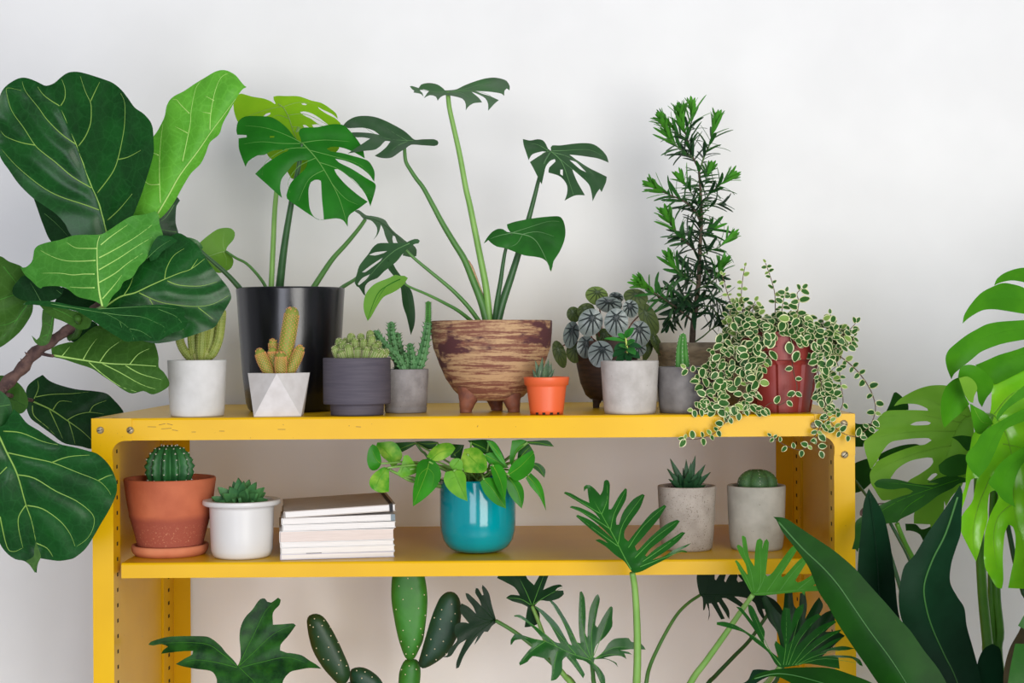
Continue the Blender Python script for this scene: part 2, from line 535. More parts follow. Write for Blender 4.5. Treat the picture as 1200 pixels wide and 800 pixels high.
for fr in (True, False):
    corner_post(XL, 1, fr); corner_post(XR, -1, fr)
for xo, sg in ((XL, 1), (XR, -1)):   # side sheets
    mb = MB(); a, b = sorted((xo+sg*.0018, xo+sg*.003))
    mb.box(a, b, .030, .324, .25, ZT-.004); mb.build('side_panel', Y, shelf)
# curved corner brackets under the top lip
def bracket(xo, sg):
    mb = MB(); pl = [(0, 0)]
    w, h = .0245+.015, .0262+.016
    pl = [(0, 0), (w+.008, 0), (w+.008, -.0262)]
    for k in range(9):
        a = k/8*pi/2
        pl.append((w-.0+.000-.0155*math.sin(a)*1.0, -.0262-.0155*(1-math.cos(a))) )
    pl += [(.0245, -.0262-.022), (0, -.0262-.022)]
    mb.prism(pl, lambda u, v, q: Vector((xo+sg*u, q, ZT+v-.0003)), -.0022, -.0002, 0, False)
    return mb.build('corner_bracket', Y, shelf)
bracket(XL, 1); bracket(XR, -1)
for (x, y, r) in [(117.5, 504, 4.3), (152.5, 504, 4.3), (989, 496.5, 4.6), (990, 532.5, 4.2), (954, 498, 4.2)]:
    p = P(x, y, -.003); R = m(r); mb = MB()
    seg = 20
    vs = []; rings = []
    for (rr, yy) in [(R, 0), (R, -.0006), (R*.8, -.0018), (R*.45, -.0025), (R*.12, -.0027)]:
        ids = []
        for i in range(seg):
            a = 2*pi*i/seg; ids.append(len(vs)); vs.append(Vector((p.x+rr*math.cos(a), -.0024+yy, p.z+rr*math.sin(a))))
        rings.append(ids)
    fs = [[A[i], A[(i+1) % seg], B[(i+1) % seg], B[i]] for A, B in zip(rings, rings[1:]) for i in range(seg)] + [rings[-1]]
    mb.add(vs, fs, 0, True)
    a = random.uniform(-.9, .9)
    mb.box(p.x-R*.75, p.x+R*.75, -.0053, -.0044, p.z-R*.1, p.z+R*.1, 1, 0, Matrix.Rotation(a, 3, 'Y'), Vector((p.x, -.005, p.z)))
    mb.build('bolt', [M['bolt'], M['hole']], shelf, 'slotted steel bolt')

def Yfront(py, x=600, plane='top'):
    """depth on a board seen at photo row py"""
    v = (x-CX)*sr_ + (py-CY)*cr_
    h = CZ - (ZT if plane == 'top' else ZM)
    return F*h/v - D0
M['soil'] = mk('potting_soil', (62, 46, 36), (34, 26, 22), .95, 180, bump=1.0, bs=300)
M['grit'] = mk('pale_grit', (150, 140, 125), (90, 82, 72), .95, 350, bump=1.0, bs=500)
M['w_conc'] = mk('white_concrete', (212, 210, 207), (198, 196, 192), .8, 30, bump=.25, bs=180, speck=(180, 176, 170), sps=160, spt=.74)
M['w_facet'] = mk('white_plaster', (212, 207, 204), (200, 194, 190), .7, 60, bump=.25, bs=400)
M['black'] = mk('black_glaze', (17, 17, 21), (22, 22, 27), .24, 60, (1, 1, .2), bump=.12, bs=90, spec=.55)
M['charcoal'] = mk('charcoal_clay', (84, 78, 87), (72, 67, 77), .75, 70, (.3, .3, 6), bump=.2, bs=120)
M['g_conc'] = mk('grey_concrete', (146, 141, 140), (124, 119, 118), .85, 60, bump=.35, bs=260, speck=(90, 86, 84), sps=420, spt=.7)
M['g_dark'] = mk('dark_concrete', (128, 124, 122), (96, 92, 90), .85, 30, bump=.35, bs=220)
M['cement'] = mk('pale_cement', (192, 187, 182), (172, 166, 160), .85, 45, bump=.3, bs=320, speck=(150, 144, 136), sps=500, spt=.7)
M['cement2'] = mk('speckled_cement', (182, 172, 162), (160, 150, 140), .85, 45, bump=.35, bs=420, speck=(120, 110, 98), sps=620, spt=.62)
M['cement3'] = mk('smooth_cement', (184, 180, 168), (160, 156, 144), .82, 28, bump=.3, bs=260, speck=(110, 106, 98), sps=380, spt=.72)
M['beige'] = mk('weathered_stone', (158, 144, 120), (112, 102, 84), .85, 45, (1, 1, 3), bump=.4, bs=200)
M['terra'] = mk('terracotta', (196, 108, 72), (176, 90, 58), .8, 22, bump=.25, bs=240, speck=(222, 158, 116), sps=260, spt=.68)
M['terra_lt'] = mk('pale_terracotta', (214, 136, 98), (200, 118, 82), .8, 22, bump=.2, bs=240)
M['orange'] = mk('orange_plastic', (226, 100, 54), None, .42, spec=.5)
M['red'] = mk('brick_red_plastic', (142, 48, 40), (128, 40, 34), .45, 14)
M['teal'] = mk('turquoise_glaze', (0, 128, 138), (0, 146, 154), .12, 9, (1.5, 1.5, .3), bump=.25, bs=26, spec=.45, coat=.25)
M['w_glaze'] = mk('white_glaze', (214, 212, 209), None, .35, speck=(196, 190, 184), sps=90, spt=.79)
M['brown'] = mk('dark_brown_clay', (74, 52, 42), (52, 38, 32), .7, 60, (.6, .6, 4), bump=.3, bs=160)
def bowl_mat():
    nt = NT('brushed_stoneware'); b = nt.n('ShaderNodeBsdfPrincipled')
    n1 = noise(nt, 34, 7, .74, (.42, .42, 5.5)); n2 = noise(nt, 15, 3, .5, (1, 1, 1.7)); n3 = noise(nt, 260, 2, .5, (1, 1, 1))
    f1 = ramp(nt, n1, [(.47, B0), (.56, B1)]); f2 = ramp(nt, n2, [(.5, B0), (.53, B1)])
    ad = nt.n('ShaderNodeMath', operation='MULTIPLY_ADD'); nt.l(n3, ad.inputs[0]); ad.inputs[1].default_value = .10; nt.l(n1, ad.inputs[2])
    f1 = ramp(nt, ad.outputs[0], [(.50, B0), (.60, B1)])
    c = mixc(nt, f1, lin((186, 150, 110)), lin((122, 74, 58)))
    blot = nt.n('ShaderNodeMath', operation='MULTIPLY'); nt.l(f2, blot.inputs[0])
    n4 = ramp(nt, noise(nt, 12, 5, .65, (.7, .7, 2)), [(.49, B0), (.54, B1)]); nt.l(n4, blot.inputs[1])
    c = mixc(nt, blot.outputs[0], c, lin((84, 44, 46)))
    nt.l(c, b.inputs['Base Color']); b.inputs['Roughness'].default_value = .75
    bp = nt.n('ShaderNodeBump'); bp.inputs['Strength'].default_value = .6; bp.inputs['Distance'].default_value = .0012
    nt.l(n1, bp.inputs['Height']); nt.l(bp.outputs[0], b.inputs['Normal']); nt.l(b.outputs[0], nt.out.inputs[0]); return nt.mat
M['bowl'] = bowl_mat()
M['foot'] = mk('stoneware_foot', (150, 92, 66), (110, 66, 54), .6, 60, bump=.4, bs=150)

def pot(name, label, cat, cx, prof, Yc, mat, plane='top', wall=.0035, soil=.006, soilmat='soil', seg=56, fn=None, potname='pot', lip_in=True, smooth=True, base=None, nobuild=False, group=None):
    """prof: [(half width px, photo row)] from the rim down to the base; Yc depth of the axis"""
    zb = ZT if plane == 'top' else ZM
    if base is not None: zb = base
    zb += .0003
    yb = prof[-1][1]; k = (D0+Yc)/F
    c = P(cx, (prof[0][1]+yb)/2, Yc)
    t = thing(name, label, cat, (c.x, Yc, zb), group)
    pr = [(h*k, zb+(yb-y)*k) for h, y in prof]
    r0, z0 = pr[0]
    inner = [(max(r0-wall, .001), z0)]
    zs = z0-soil
    # inner wall follows the outer down a little past the soil
    inner.insert(0, (max(r0-wall, .001)*.985, z0-min(.0015, soil*.5)))
    dep = z0-zs+.004
    def rad_at(z):
        for (a, za), (b, zb_) in zip(pr, pr[1:]):
            if zb_ <= z <= za: return a+(b-a)*(za-z)/max(1e-9, za-zb_)
        return pr[-1][0]
    rin = rad_at(zs-.004)-wall
    full = [(0, zs-.004), (rin, zs-.004)] + inner + [(r0-.0006, z0+.0002)] + pr[:] + [(pr[-1][0]-.0008, zb), (0, zb)]
    full[len(inner)+3] = (r0, z0-.0006)
    mb = MB(); mb.lathe(full, (c.x, Yc), seg, 0, fn, smooth)
    po = mb.build(potname, M[mat], t)
    sb = MB(); rs = rad_at(zs)-wall*.9
    random.seed(int(cx))
    pr2 = [(0, zs+.0012)] + [(rs*q, zs+random.uniform(-.0006, .0014)) for q in (.3, .6, .85)] + [(rs, zs), (rs, zs-.003), (0, zs-.003)]
    sb.lathe(pr2, (c.x, Yc), 24)
    for i in range(40):
        a = random.uniform(0, 2*pi); r = rs*math.sqrt(random.random())*.93
        sb.ball((c.x+r*math.cos(a), Yc+r*math.sin(a), zs+.0008), random.uniform(.0008, .002), 0, 5, 3)
    sb.build('soil', M[soilmat], t)
    return t, Vector((c.x, Yc, zs)), k
def rounded(prof_r, n=6):
    return prof_r

def terra_mat():
    nt = NT('terracotta_with_damp_band'); b = nt.n('ShaderNodeBsdfPrincipled')
    c = mixc(nt, ramp(nt, noise(nt, 22), [(.35, B0), (.65, B1)]), lin((194, 106, 70)), lin((176, 90, 58)))
    tc = nt.n('ShaderNodeTexCoord'); sp = nt.n('ShaderNodeSeparateXYZ'); nt.l(tc.outputs['Object'], sp.inputs[0])
    ad = nt.n('ShaderNodeMath', operation='MULTIPLY_ADD'); nt.l(noise(nt, 30, 2), ad.inputs[0]); ad.inputs[1].default_value = .008; nt.l(sp.outputs[2], ad.inputs[2])
    damp = ramp(nt, ad.outputs[0], [(.0455, B1), (.0485, B0)])
    c = mixc(nt, damp, c, lin((158, 78, 58)))
    salt = ramp(nt, noise(nt, 420, 3, .7), [(.60, B0), (.68, B1)])
    zone = ramp(nt, ad.outputs[0], [(.008, B0), (.02, B1), (.034, B1), (.042, B0)])
    mu = nt.n('ShaderNodeMath', operation='MULTIPLY'); nt.l(salt, mu.inputs[0]); nt.l(zone, mu.inputs[1])
    c = mixc(nt, mu.outputs[0], c, lin((214, 150, 112)))
    nt.l(c, b.inputs['Base Color']); b.inputs['Roughness'].default_value = .8
    bp = nt.n('ShaderNodeBump'); bp.inputs['Strength'].default_value = .25; bp.inputs['Distance'].default_value = .001
    nt.l(noise(nt, 240, 4), bp.inputs['Height']); nt.l(bp.outputs[0], b.inputs['Normal']); nt.l(b.outputs[0], nt.out.inputs[0]); return nt.mat
M['terra'] = terra_mat()
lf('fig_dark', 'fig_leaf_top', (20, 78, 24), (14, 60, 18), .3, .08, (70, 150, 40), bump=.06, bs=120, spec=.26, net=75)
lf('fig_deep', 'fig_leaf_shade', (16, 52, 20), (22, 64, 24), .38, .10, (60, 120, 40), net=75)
lf('fig_light', 'fig_leaf_lit', (104, 178, 56), (92, 166, 50), .42, .22, (150, 220, 70), net=70)  # brighter green carries the light falling on and through this leaf
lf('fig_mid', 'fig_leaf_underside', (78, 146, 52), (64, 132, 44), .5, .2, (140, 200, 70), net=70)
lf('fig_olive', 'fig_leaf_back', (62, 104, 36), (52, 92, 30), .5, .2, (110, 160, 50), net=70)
M['vein_y'] = mk('pale_vein', (134, 172, 74), None, .5)
M['vein_l'] = mk('lime_vein', (172, 212, 112), None, .5)
M['vein_g'] = mk('green_vein', (92, 142, 70), None, .5)
M['bark'] = mk('ridged_bark', (106, 80, 72), (70, 50, 48), .9, 90, (1, 1, 1), bump=1, bs=160)
FG = thing('fiddle_leaf_fig', 'tall fiddle-leaf fig with huge glossy leaves at the left of the yellow shelf', 'plant', (P(-150, 400, .0).x, .06, 0))
fl = lambda *a, **k: leaf(FG, *a, **k)
A_ = 180
# 1 the big dark leaf, upper left
fl([(4,104),(-2,118),(-4,140),(-3,160),(0,183),(11,200),(20,213),(28,222),(40,233),(55,243),(66,251),(76,262),(84,276),(104,286),(126,281),(150,262),(163,235),(173,205),(180,180),(180,165),(179,150),(176,142),(168,133),(158,126),(150,115),(142,105),(132,97),(122,93),(110,89),(100,86),(90,84),(80,85),(72,90),(64,97),(57,100),(52,100),(44,96),(34,92),(25,91),(15,95)],
   -.03, M['fig_dark'], sx=-.25, sy=.22, fold=-.3, mid=[(126,276),(116,238),(106,215),(97,190),(90,171),(82,152),(70,124),(60,105)],
   veins=[[(116,246),(100,240),(70,230),(48,218),(20,195),(2,175)],[(107,220),(85,207),(65,190),(52,180),(41,170),(28,150),(14,130),(8,110),(9,103),(25,106)],[(89,169),(72,157),(55,140),(45,126),(30,107),(26,95)],[(70,124),(60,118),(50,110),(42,98)],[(41,170),(25,167),(7,160),(0,152)],
          [(92,171),(100,160),(106,145),(107,130),(106,120),(100,107),(94,89)],[(106,119),(112,106),(117,96)],[(114,226),(125,212),(133,200),(138,187),(143,165),(146,145),(146,120),(140,107)],[(137,187),(150,184),(165,176)],[(126,258),(140,245),(155,227)],[(71,124),(76,115),(76,103),(72,92)]],
   q=.35, qw=11, curl=-.2, cw=12, wave=.10, wf=30, vr=1.5, vmat=M['vein_y'], bl=.12)
# 2 tall light leaf, folded
fl([(289,102),(286,100),(281,94),(276,88),(267,83),(260,82),(252,84),(240,91),(230,97),(215,107),(205,112),(199,117),(195,125),(193,136),(188,147),(182,157),(172,168),(164,177),(160,185),(158,205),(157,225),(155,254),(168,262),(182,258),(189,255),(200,243),(208,230),(214,219),(224,203),(235,192),(241,180),(246,167),(257,157),(261,145),(268,132),(280,110),(285,104)],
   -.035, M['fig_light'], sx=.25, sy=.25, fold=.55, mid=[(185,250),(198,228),(211,205),(232,177),(247,155),(262,135),(276,116)],
   veins=[[(188,238),(187,215),(187,185),(189,160),(191,145)],[(214,189),(219,165),(223,145),(224,130),(229,105),(235,95)],[(246,152),(247,133),(252,107),(259,91),(267,86)],[(222,133),(212,123),(207,117),(202,117)],[(220,156),(205,148)],[(186,182),(170,175)],[(187,216),(175,216),(168,210),(162,200),(160,190)],[(251,118),(240,112)],[(247,133),(237,131)]],
   q=.3, qw=9, vr=1.3, vmat=M['vein_l'], curl=.5, cw=7)
# 3 folded leaf in front showing its underside
fl([(124,361),(112,353),(100,350),(90,347),(80,339),(73,336),(62,335),(50,336),(48,338),(44,336),(36,328),(30,323),(26,317),(24,313),(30,313),(37,307),(39,300),(40,293),(44,288),(55,284),(70,281),(85,276),(97,275),(110,275),(120,274),(130,268),(145,258),(155,253),(170,251),(182,247),(186,252),(187,262),(191,275),(190,282),(178,293),(170,305),(163,312),(155,325),(145,330),(141,338),(132,347)],
   -.09, M['fig_mid'], sx=0, sy=-.1, fold=.5, mid=[(120,359),(116,340),(114,310),(114,287),(117,276)],
   veins=[[(112,305),(92,306),(75,305),(60,300),(47,293)],[(111,321),(98,321),(85,322),(70,320),(48,320)],[(111,337),(95,337),(80,336)],[(114,291),(100,291),(88,290),(77,283)],[(116,302),(135,292),(160,277),(180,262)],[(116,316),(140,302),(158,290),(178,278)],[(116,331),(135,320),(150,308),(168,296)],[(120,350),(133,335),(143,322)],[(118,287),(130,277),(150,263)]],
   q=.5, qw=8, vr=1.7, vmat=M['vein_l'], wave=.08, wf=24)
# 4 broad dark leaf to the right
fl([(120,362),(120,352),(130,346),(140,334),(150,320),(160,308),(172,296),(185,286),(198,278),(209,273),(218,277),(230,286),(238,297),(245,308),(254,320),(262,330),(268,338),(271,347),(270,352),(262,366),(254,380),(250,384),(240,388),(225,393),(210,398),(195,401),(180,402),(160,396),(140,380)],
   -.06, M['fig_dark'], sx=.12, sy=-.25, fold=.18, mid=[(121,361),(140,348),(158,343),(175,335),(193,327),(210,320),(224,315),(240,303)],
   veins=[[(163,343),(185,353),(205,357),(230,359),(250,356),(268,346)],[(196,329),(210,334),(235,335),(255,330)],[(193,327),(195,315),(203,300),(216,291)],[(145,346),(152,335),(156,325)],[(232,360),(250,374)],[(175,350),(190,372),(215,386)],[(224,315),(232,303)]],
   q=.35, qw=10, vr=1.4, vmat=M['vein_y'], wave=.12, wf=28, curl=.25, cw=9)
# 5 curled leaf hanging forward
fl([(26,357),(33,353),(45,352),(60,353),(72,355),(85,358),(100,360),(112,361),(130,361),(150,359),(175,357),(200,357),(214,360),(217,366),(216,371),(220,375),(218,383),(209,388),(200,391),(186,399),(170,399),(155,400),(147,400),(140,396),(130,390),(115,380),(100,370),(88,364),(70,361),(55,359),(40,357)],
   -.115, M['fig_dark'], sx=.1, sy=-.6, veins=[[(60,356),(100,363),(112,365),(125,368),(140,376),(152,386),(157,398)],[(120,366),(140,369),(165,371),(183,378),(193,384),(192,392)],[(115,362),(150,360),(180,359),(207,362)],[(152,385),(165,388),(178,396)],[(140,376),(143,384)],[(185,362),(205,370),(213,378)]],
   q=.35, qw=6, vr=1.0, vmat=M['vein_g'], curl=.5, cw=6)
# 6 dark leaf standing behind
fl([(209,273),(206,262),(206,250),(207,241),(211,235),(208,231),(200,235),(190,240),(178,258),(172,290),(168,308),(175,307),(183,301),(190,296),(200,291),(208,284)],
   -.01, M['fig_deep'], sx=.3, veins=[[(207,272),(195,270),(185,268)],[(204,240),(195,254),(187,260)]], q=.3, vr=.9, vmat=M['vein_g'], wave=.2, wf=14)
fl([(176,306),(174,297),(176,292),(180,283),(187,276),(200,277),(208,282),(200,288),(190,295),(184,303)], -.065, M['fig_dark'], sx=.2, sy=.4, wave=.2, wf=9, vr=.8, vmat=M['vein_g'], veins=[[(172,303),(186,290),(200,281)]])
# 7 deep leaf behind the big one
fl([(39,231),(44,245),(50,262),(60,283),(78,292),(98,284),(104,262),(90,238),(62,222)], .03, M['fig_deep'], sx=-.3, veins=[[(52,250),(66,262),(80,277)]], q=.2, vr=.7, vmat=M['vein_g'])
# 8 leaf at the left edge, half way up
fl([(-15,303),(0,300),(10,306),(25,312),(30,320),(33,335),(38,350),(38,365),(30,380),(20,392),(0,407),(-20,412),(-34,370),(-30,330)], .0, M['fig_olive'], sx=.3, sy=.1, fold=-.3,
   mid=[(36,352),(26,365),(20,374),(8,390),(-8,404)], veins=[[(30,345),(15,346),(0,351),(-20,358)],[(20,374),(8,380),(-8,382)],[(4,312),(18,330),(30,345)]], q=.3, vr=1.2, vmat=M['fig_mid'])
# 9 to 12 small shaded leaves around the stem
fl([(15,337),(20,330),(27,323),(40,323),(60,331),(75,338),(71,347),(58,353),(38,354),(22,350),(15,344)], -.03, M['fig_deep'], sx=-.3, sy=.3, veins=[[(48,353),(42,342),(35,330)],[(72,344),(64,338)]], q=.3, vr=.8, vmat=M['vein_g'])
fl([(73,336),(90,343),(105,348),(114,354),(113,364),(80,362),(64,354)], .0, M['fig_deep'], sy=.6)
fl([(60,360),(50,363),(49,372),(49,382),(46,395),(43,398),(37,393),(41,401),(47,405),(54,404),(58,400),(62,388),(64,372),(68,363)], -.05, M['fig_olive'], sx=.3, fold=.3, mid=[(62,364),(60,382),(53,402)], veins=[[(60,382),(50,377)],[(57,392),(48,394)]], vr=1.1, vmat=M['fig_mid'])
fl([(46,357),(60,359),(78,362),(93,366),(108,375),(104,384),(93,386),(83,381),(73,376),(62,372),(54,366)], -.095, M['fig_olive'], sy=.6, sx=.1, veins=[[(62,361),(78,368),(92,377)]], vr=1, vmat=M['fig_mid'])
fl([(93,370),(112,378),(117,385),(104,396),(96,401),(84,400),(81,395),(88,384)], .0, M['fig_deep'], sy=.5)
# 13 lower leaf with its underside showing, over the wall
fl([(61,418),(60,408),(68,404),(80,401),(88,400),(100,390),(112,382),(130,380),(150,390),(165,398),(180,398),(184,410),(186,420),(186,430),(192,436),(198,446),(198,452),(190,458),(180,462),(175,461),(168,458),(155,461),(145,457),(135,450),(120,440),(108,432),(90,426),(75,421)],
   -.03, M['fig_olive'], sx=-.1, sy=-.4, fold=.25, mid=[(62,416),(80,419),(105,423),(130,426),(155,427),(183,429)],
   veins=[[(97,422),(105,408),(114,396)],[(117,424),(127,410),(142,399)],[(152,427),(162,415),(176,408)],[(72,418),(82,406)],[(104,424),(120,438),(140,452),(160,459)],[(120,426),(140,436),(165,450),(186,457)],[(147,428),(165,438),(190,445)]],
   q=.45, qw=8, vr=1.5, vmat=M['vein_l'])
# 14 dark leaf beside the shelf corner
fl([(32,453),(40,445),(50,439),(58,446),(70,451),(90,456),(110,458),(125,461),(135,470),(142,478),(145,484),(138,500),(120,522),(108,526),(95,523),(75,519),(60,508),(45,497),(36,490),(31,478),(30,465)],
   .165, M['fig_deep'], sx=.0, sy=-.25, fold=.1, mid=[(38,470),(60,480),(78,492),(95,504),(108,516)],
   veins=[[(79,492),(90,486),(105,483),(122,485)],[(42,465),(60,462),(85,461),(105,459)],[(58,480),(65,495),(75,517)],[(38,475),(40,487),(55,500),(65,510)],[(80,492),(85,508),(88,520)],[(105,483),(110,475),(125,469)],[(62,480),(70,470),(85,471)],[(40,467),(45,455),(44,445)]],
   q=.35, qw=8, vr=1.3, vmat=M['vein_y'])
# 15 the big leaf in front of the post
fl([(-10,500),(-12,560),(-8,615),(0,637),(8,648),(18,655),(28,657),(35,662),(41,670),(43,671),(44,662),(47,654),(60,656),(70,657),(83,655),(88,653),(100,643),(110,628),(118,614),(127,599),(133,587),(137,575),(136,562),(130,548),(122,538),(113,531),(103,528),(88,524),(70,520),(58,513),(45,504),(32,496),(22,484),(16,479),(11,488),(4,498)],
   -.10, M['fig_dark'], sx=.15, sy=.3, fold=-.12, mid=[(-6,503),(0,513),(8,530),(20,555),(30,590),(37,610),(42,634)],
   veins=[[(8,530),(40,537),(62,542),(90,553),(115,563),(126,573),(130,580)],[(20,556),(40,560),(65,575),(90,587),(108,602),(110,615),(103,630),(90,640)],[(32,592),(50,596),(70,610),(82,625),(88,640)],[(30,592),(22,605),(22,620),(27,642)],[(8,547),(0,555),(-6,560)],[(60,542),(80,535),(105,533)],[(4,505),(25,507),(50,517),(68,521)],[(115,563),(125,558),(132,556)],[(0,605),(8,640),(16,646),(26,642)],[(42,636),(55,642),(62,652)]],
   q=.35, qw=10, vr=1.7, vmat=M['vein_y'], wave=.13, wf=30, curl=.15, cw=10, bl=.1)
fl([(35,662),(41,671),(44,661),(48,652),(46,645),(42,634),(40,644),(39,652),(30,657)], -.108, M['fig_olive'], sx=.4, vr=0)
# 16 and 17 at the lower left edge
fl([(-22,462),(-8,456),(4,460),(12,470),(14,483),(10,500),(3,512),(-6,516),(-24,512)], -.125, M['fig_dark'], sx=.5, sy=0, veins=[[(12,474),(0,476),(-12,480)]], vr=.9, vmat=M['vein_g'])
fl([(-14,440),(5,440),(15,444),(25,452),(31,462),(33,474),(26,484),(12,484),(-10,478)], .03, M['fig_olive'], sy=.2, veins=[[(-10,455),(12,466),(30,476)]], vr=.8, vmat=M['fig_deep'])
# trunk, running out of the picture to its pot on the floor
TP = [P(-160, 1500, .06), P(-150, 1200, .06), P(-120, 900, .05), P(-80, 640, .03), P(-35, 500, .0), P(0, 457, -.01), P(20, 438, -.01), P(35, 420, -.01), P(50, 406, -.015), P(72, 392, -.02), P(90, 378, -.02), P(106, 366, -.02), P(122, 352, -.03), P(142, 332, -.04), P(156, 314, -.04)]
TP[0].z = .33
mb = MB()
mb.tube(TP, [.011, .0105, .010, .009, .0075, .0072, .007, .0068, .0066, .006, .0055, .005, .005, .0048, .003], seg=14, fn=lambda a, t: 1+.16*math.sin(t*260)+.08*math.sin(a*3+t*60))
for (x, y) in [(46,414),(33,416),(14,452),(8,458),(28,424)]:
    mb.cone(P(x, y, -.015), (-1, -.2, 1), .006, .0025, seg=6)
mb.build('trunk', M['bark'], FG)
for pts, Ya, Yb, r, mt in [([(62,417),(56,416),(48,414)], -.03, -.012, (1.8, 2.2), 'bark'), ([(38,469),(22,466),(8,462)], .16, .0, (2.2, 2.4), 'bark'),
                       ([(120,360),(117,362),(112,364)], -.085, -.03, (3, 3), 'vein_y'), ([(91,372),(93,382),(90,392),(82,396)], -.1, -.02, (4.2, 4), 'fig_olive'),
                       ([(168,303),(160,312),(150,322)], -.03, -.04, (3.2, 4.5), 'fig_mid'), ([(185,252),(178,275),(165,305),(156,314)], -.035, -.04, (2.2, 3), 'vein_y'),
                       ([(126,278),(135,300),(148,325)], -.03, -.035, (2.6, 3), 'vein_y'), ([(-6,503),(-20,490),(-35,500)], -.1, -.0, (2.4, 3), 'vein_y')]:
    stem(FG, pts, Ya, Yb, r, M[mt])
# floor pot, below the picture
mb = MB(); c = (TP[0].x, .06)
mb.lathe([(0, .335), (.125, .335), (.128, .36), (.14, .362), (.142, .352), (.115, .02), (.108, 0), (0, 0)], c, 40)
mb.build('pot', M['w_conc'], FG)
# ------------------------------------------------------------ cactus helpers
M['cac_gold'] = mk('golden_green_skin', (142, 146, 52), (122, 132, 46), .6, 90, sss=0)
M['sp_gold'] = mk('golden_spines', (216, 150, 92), None, .6)
M['cac_yel'] = mk('yellow_green_skin', (142, 152, 66), (120, 136, 56), .6, 90)
M['sp_pale'] = mk('pale_spines', (206, 200, 140), None, .6)
M['cac_cl'] = mk('cluster_skin', (128, 148, 74), (108, 130, 62), .6, 90)
M['sp_cream'] = mk('cream_spines', (224, 214, 178), None, .6)
M['cac_dk'] = mk('deep_green_skin', (46, 112, 52), (34, 88, 44), .5, 60)
M['sp_white'] = mk('white_spines', (226, 218, 206), None, .6)
M['cac_hu'] = mk('soft_green_skin', (92, 142, 88), (70, 116, 66), .55, 70)
M['cac_br'] = mk('bright_green_skin', (76, 138, 56), (62, 122, 48), .5, 60)
M['cac_as'] = mk('scurfy_green_skin', (70, 112, 52), (56, 88, 56), .6, 40, speck=(120, 150, 84), sps=900, spt=.64)

def cactus_stem(parent, pts, rad, ribs, depth, rows, mats, name='stem', seg=None, spine=0.0, dot=.0006, round_=True, twist=0.0, stag=False):
    """ribbed column with areoles sitting on its ribs"""
    mb = MB(); seg = seg or ribs*4
    P3, R3 = smooth3(pts, rad, 6)
    n = len(P3)
    mb.tube(pts, rad, seg=seg, steps=6, fn=lambda a, t: 1-depth*(.5-.5*math.cos(a*ribs+twist*t)), roundcap=round_)
    T = [(P3[min(i+1, n-1)]-P3[max(i-1, 0)]).normalized() for i in range(n)]
    up = Vector((0, -1, 0))
    if abs(T[0].dot(up)) > .9: up = Vector((1, 0, 0))
    N = (up-T[0]*up.dot(T[0])).normalized(); fr = []
    for i in range(n):
        N = (N-T[i]*N.dot(T[i])).normalized(); fr.append((N.copy(), T[i].cross(N)))
    for j in range(rows):
        t = (j+.5)/rows*(n-1); i = min(int(t), n-2); f = t-i
        c = P3[i].lerp(P3[i+1], f); r = R3[i]*(1-f)+R3[i+1]*f; N, B = fr[i]
        for k in range(ribs):
            a = 2*pi*(k+(.5 if j % 2 and stag else 0))/ribs + twist*t/(n-1)/ribs
            d = N*math.cos(a)+B*math.sin(a)
            if d.y > .45: continue
            p = c+d*r*.99
            mb.ball(p, dot, 1, 5, 3)
            if spine:
                for q in range(3):
                    dd = d+Vector((random.uniform(-.7,.7), random.uniform(-.5,.2), random.uniform(-.6,.8)))
                    mb.cone(p, dd, spine*random.uniform(.6, 1.1), dot*.28, 1, 3)
    # crown
    e = pts[-1]; r = rad[-1]; d = T[-1]
    if round_:
        for q in range(ribs+5):
            a = random.uniform(0, 2*pi); s_ = random.uniform(.1, .8)
            N, B = fr[-1]
            v = (N*math.cos(a)+B*math.sin(a))*math.sin(s_*1.5)+d*math.cos(s_*1.5)
            p = Vector(e)+v*r*.98
            mb.ball(p, dot*1.15, 1, 5, 3)
            if spine: mb.cone(p, v+Vector((random.uniform(-.3,.3), 0, .3)), spine, dot*.28, 1, 3)
    return mb.build(name, mats, parent)

# ------------------------------------------------------------ top board, left to right
# white pot with the clustered cactus behind the fig leaf
t, s, k = pot('potted_cactus', 'smooth white concrete pot of clustered yellow-green cactus, leftmost pot on the top board', 'potted plant', 231, [(34.2, 423.5), (34, 426), (31.6, 480), (30.8, 487), (30, 489)], .036, 'w_conc', soil=.004, wall=.005)
for p, r in [([(233,424),(224,420),(216,411),(211,400),(210,388)], 5.2), ([(234,424),(229,417),(226,402),(225,382)], 6.2), ([(236,424),(236,412),(237,395),(238,376)], 6.5), ([(238,424),(243,416),(247,398),(249,378)], 6.2), ([(239,424),(249,414),(256,398),(259,378),(260,366)], 5.4), ([(232,424),(232,419),(231,414)], 4.5), ([(240,424),(241,418),(242,413)], 4.5)]:
    yy = .036 + random.uniform(-.006, .004)
    cactus_stem(t, [P(x, y, yy) for x, y in p], [m(r*.55)]+[m(r)]*(len(p)-2)+[m(r*.96)], 11, .12, 17, [M['cac_yel'], M['sp_pale']], spine=.0012, dot=.0004)

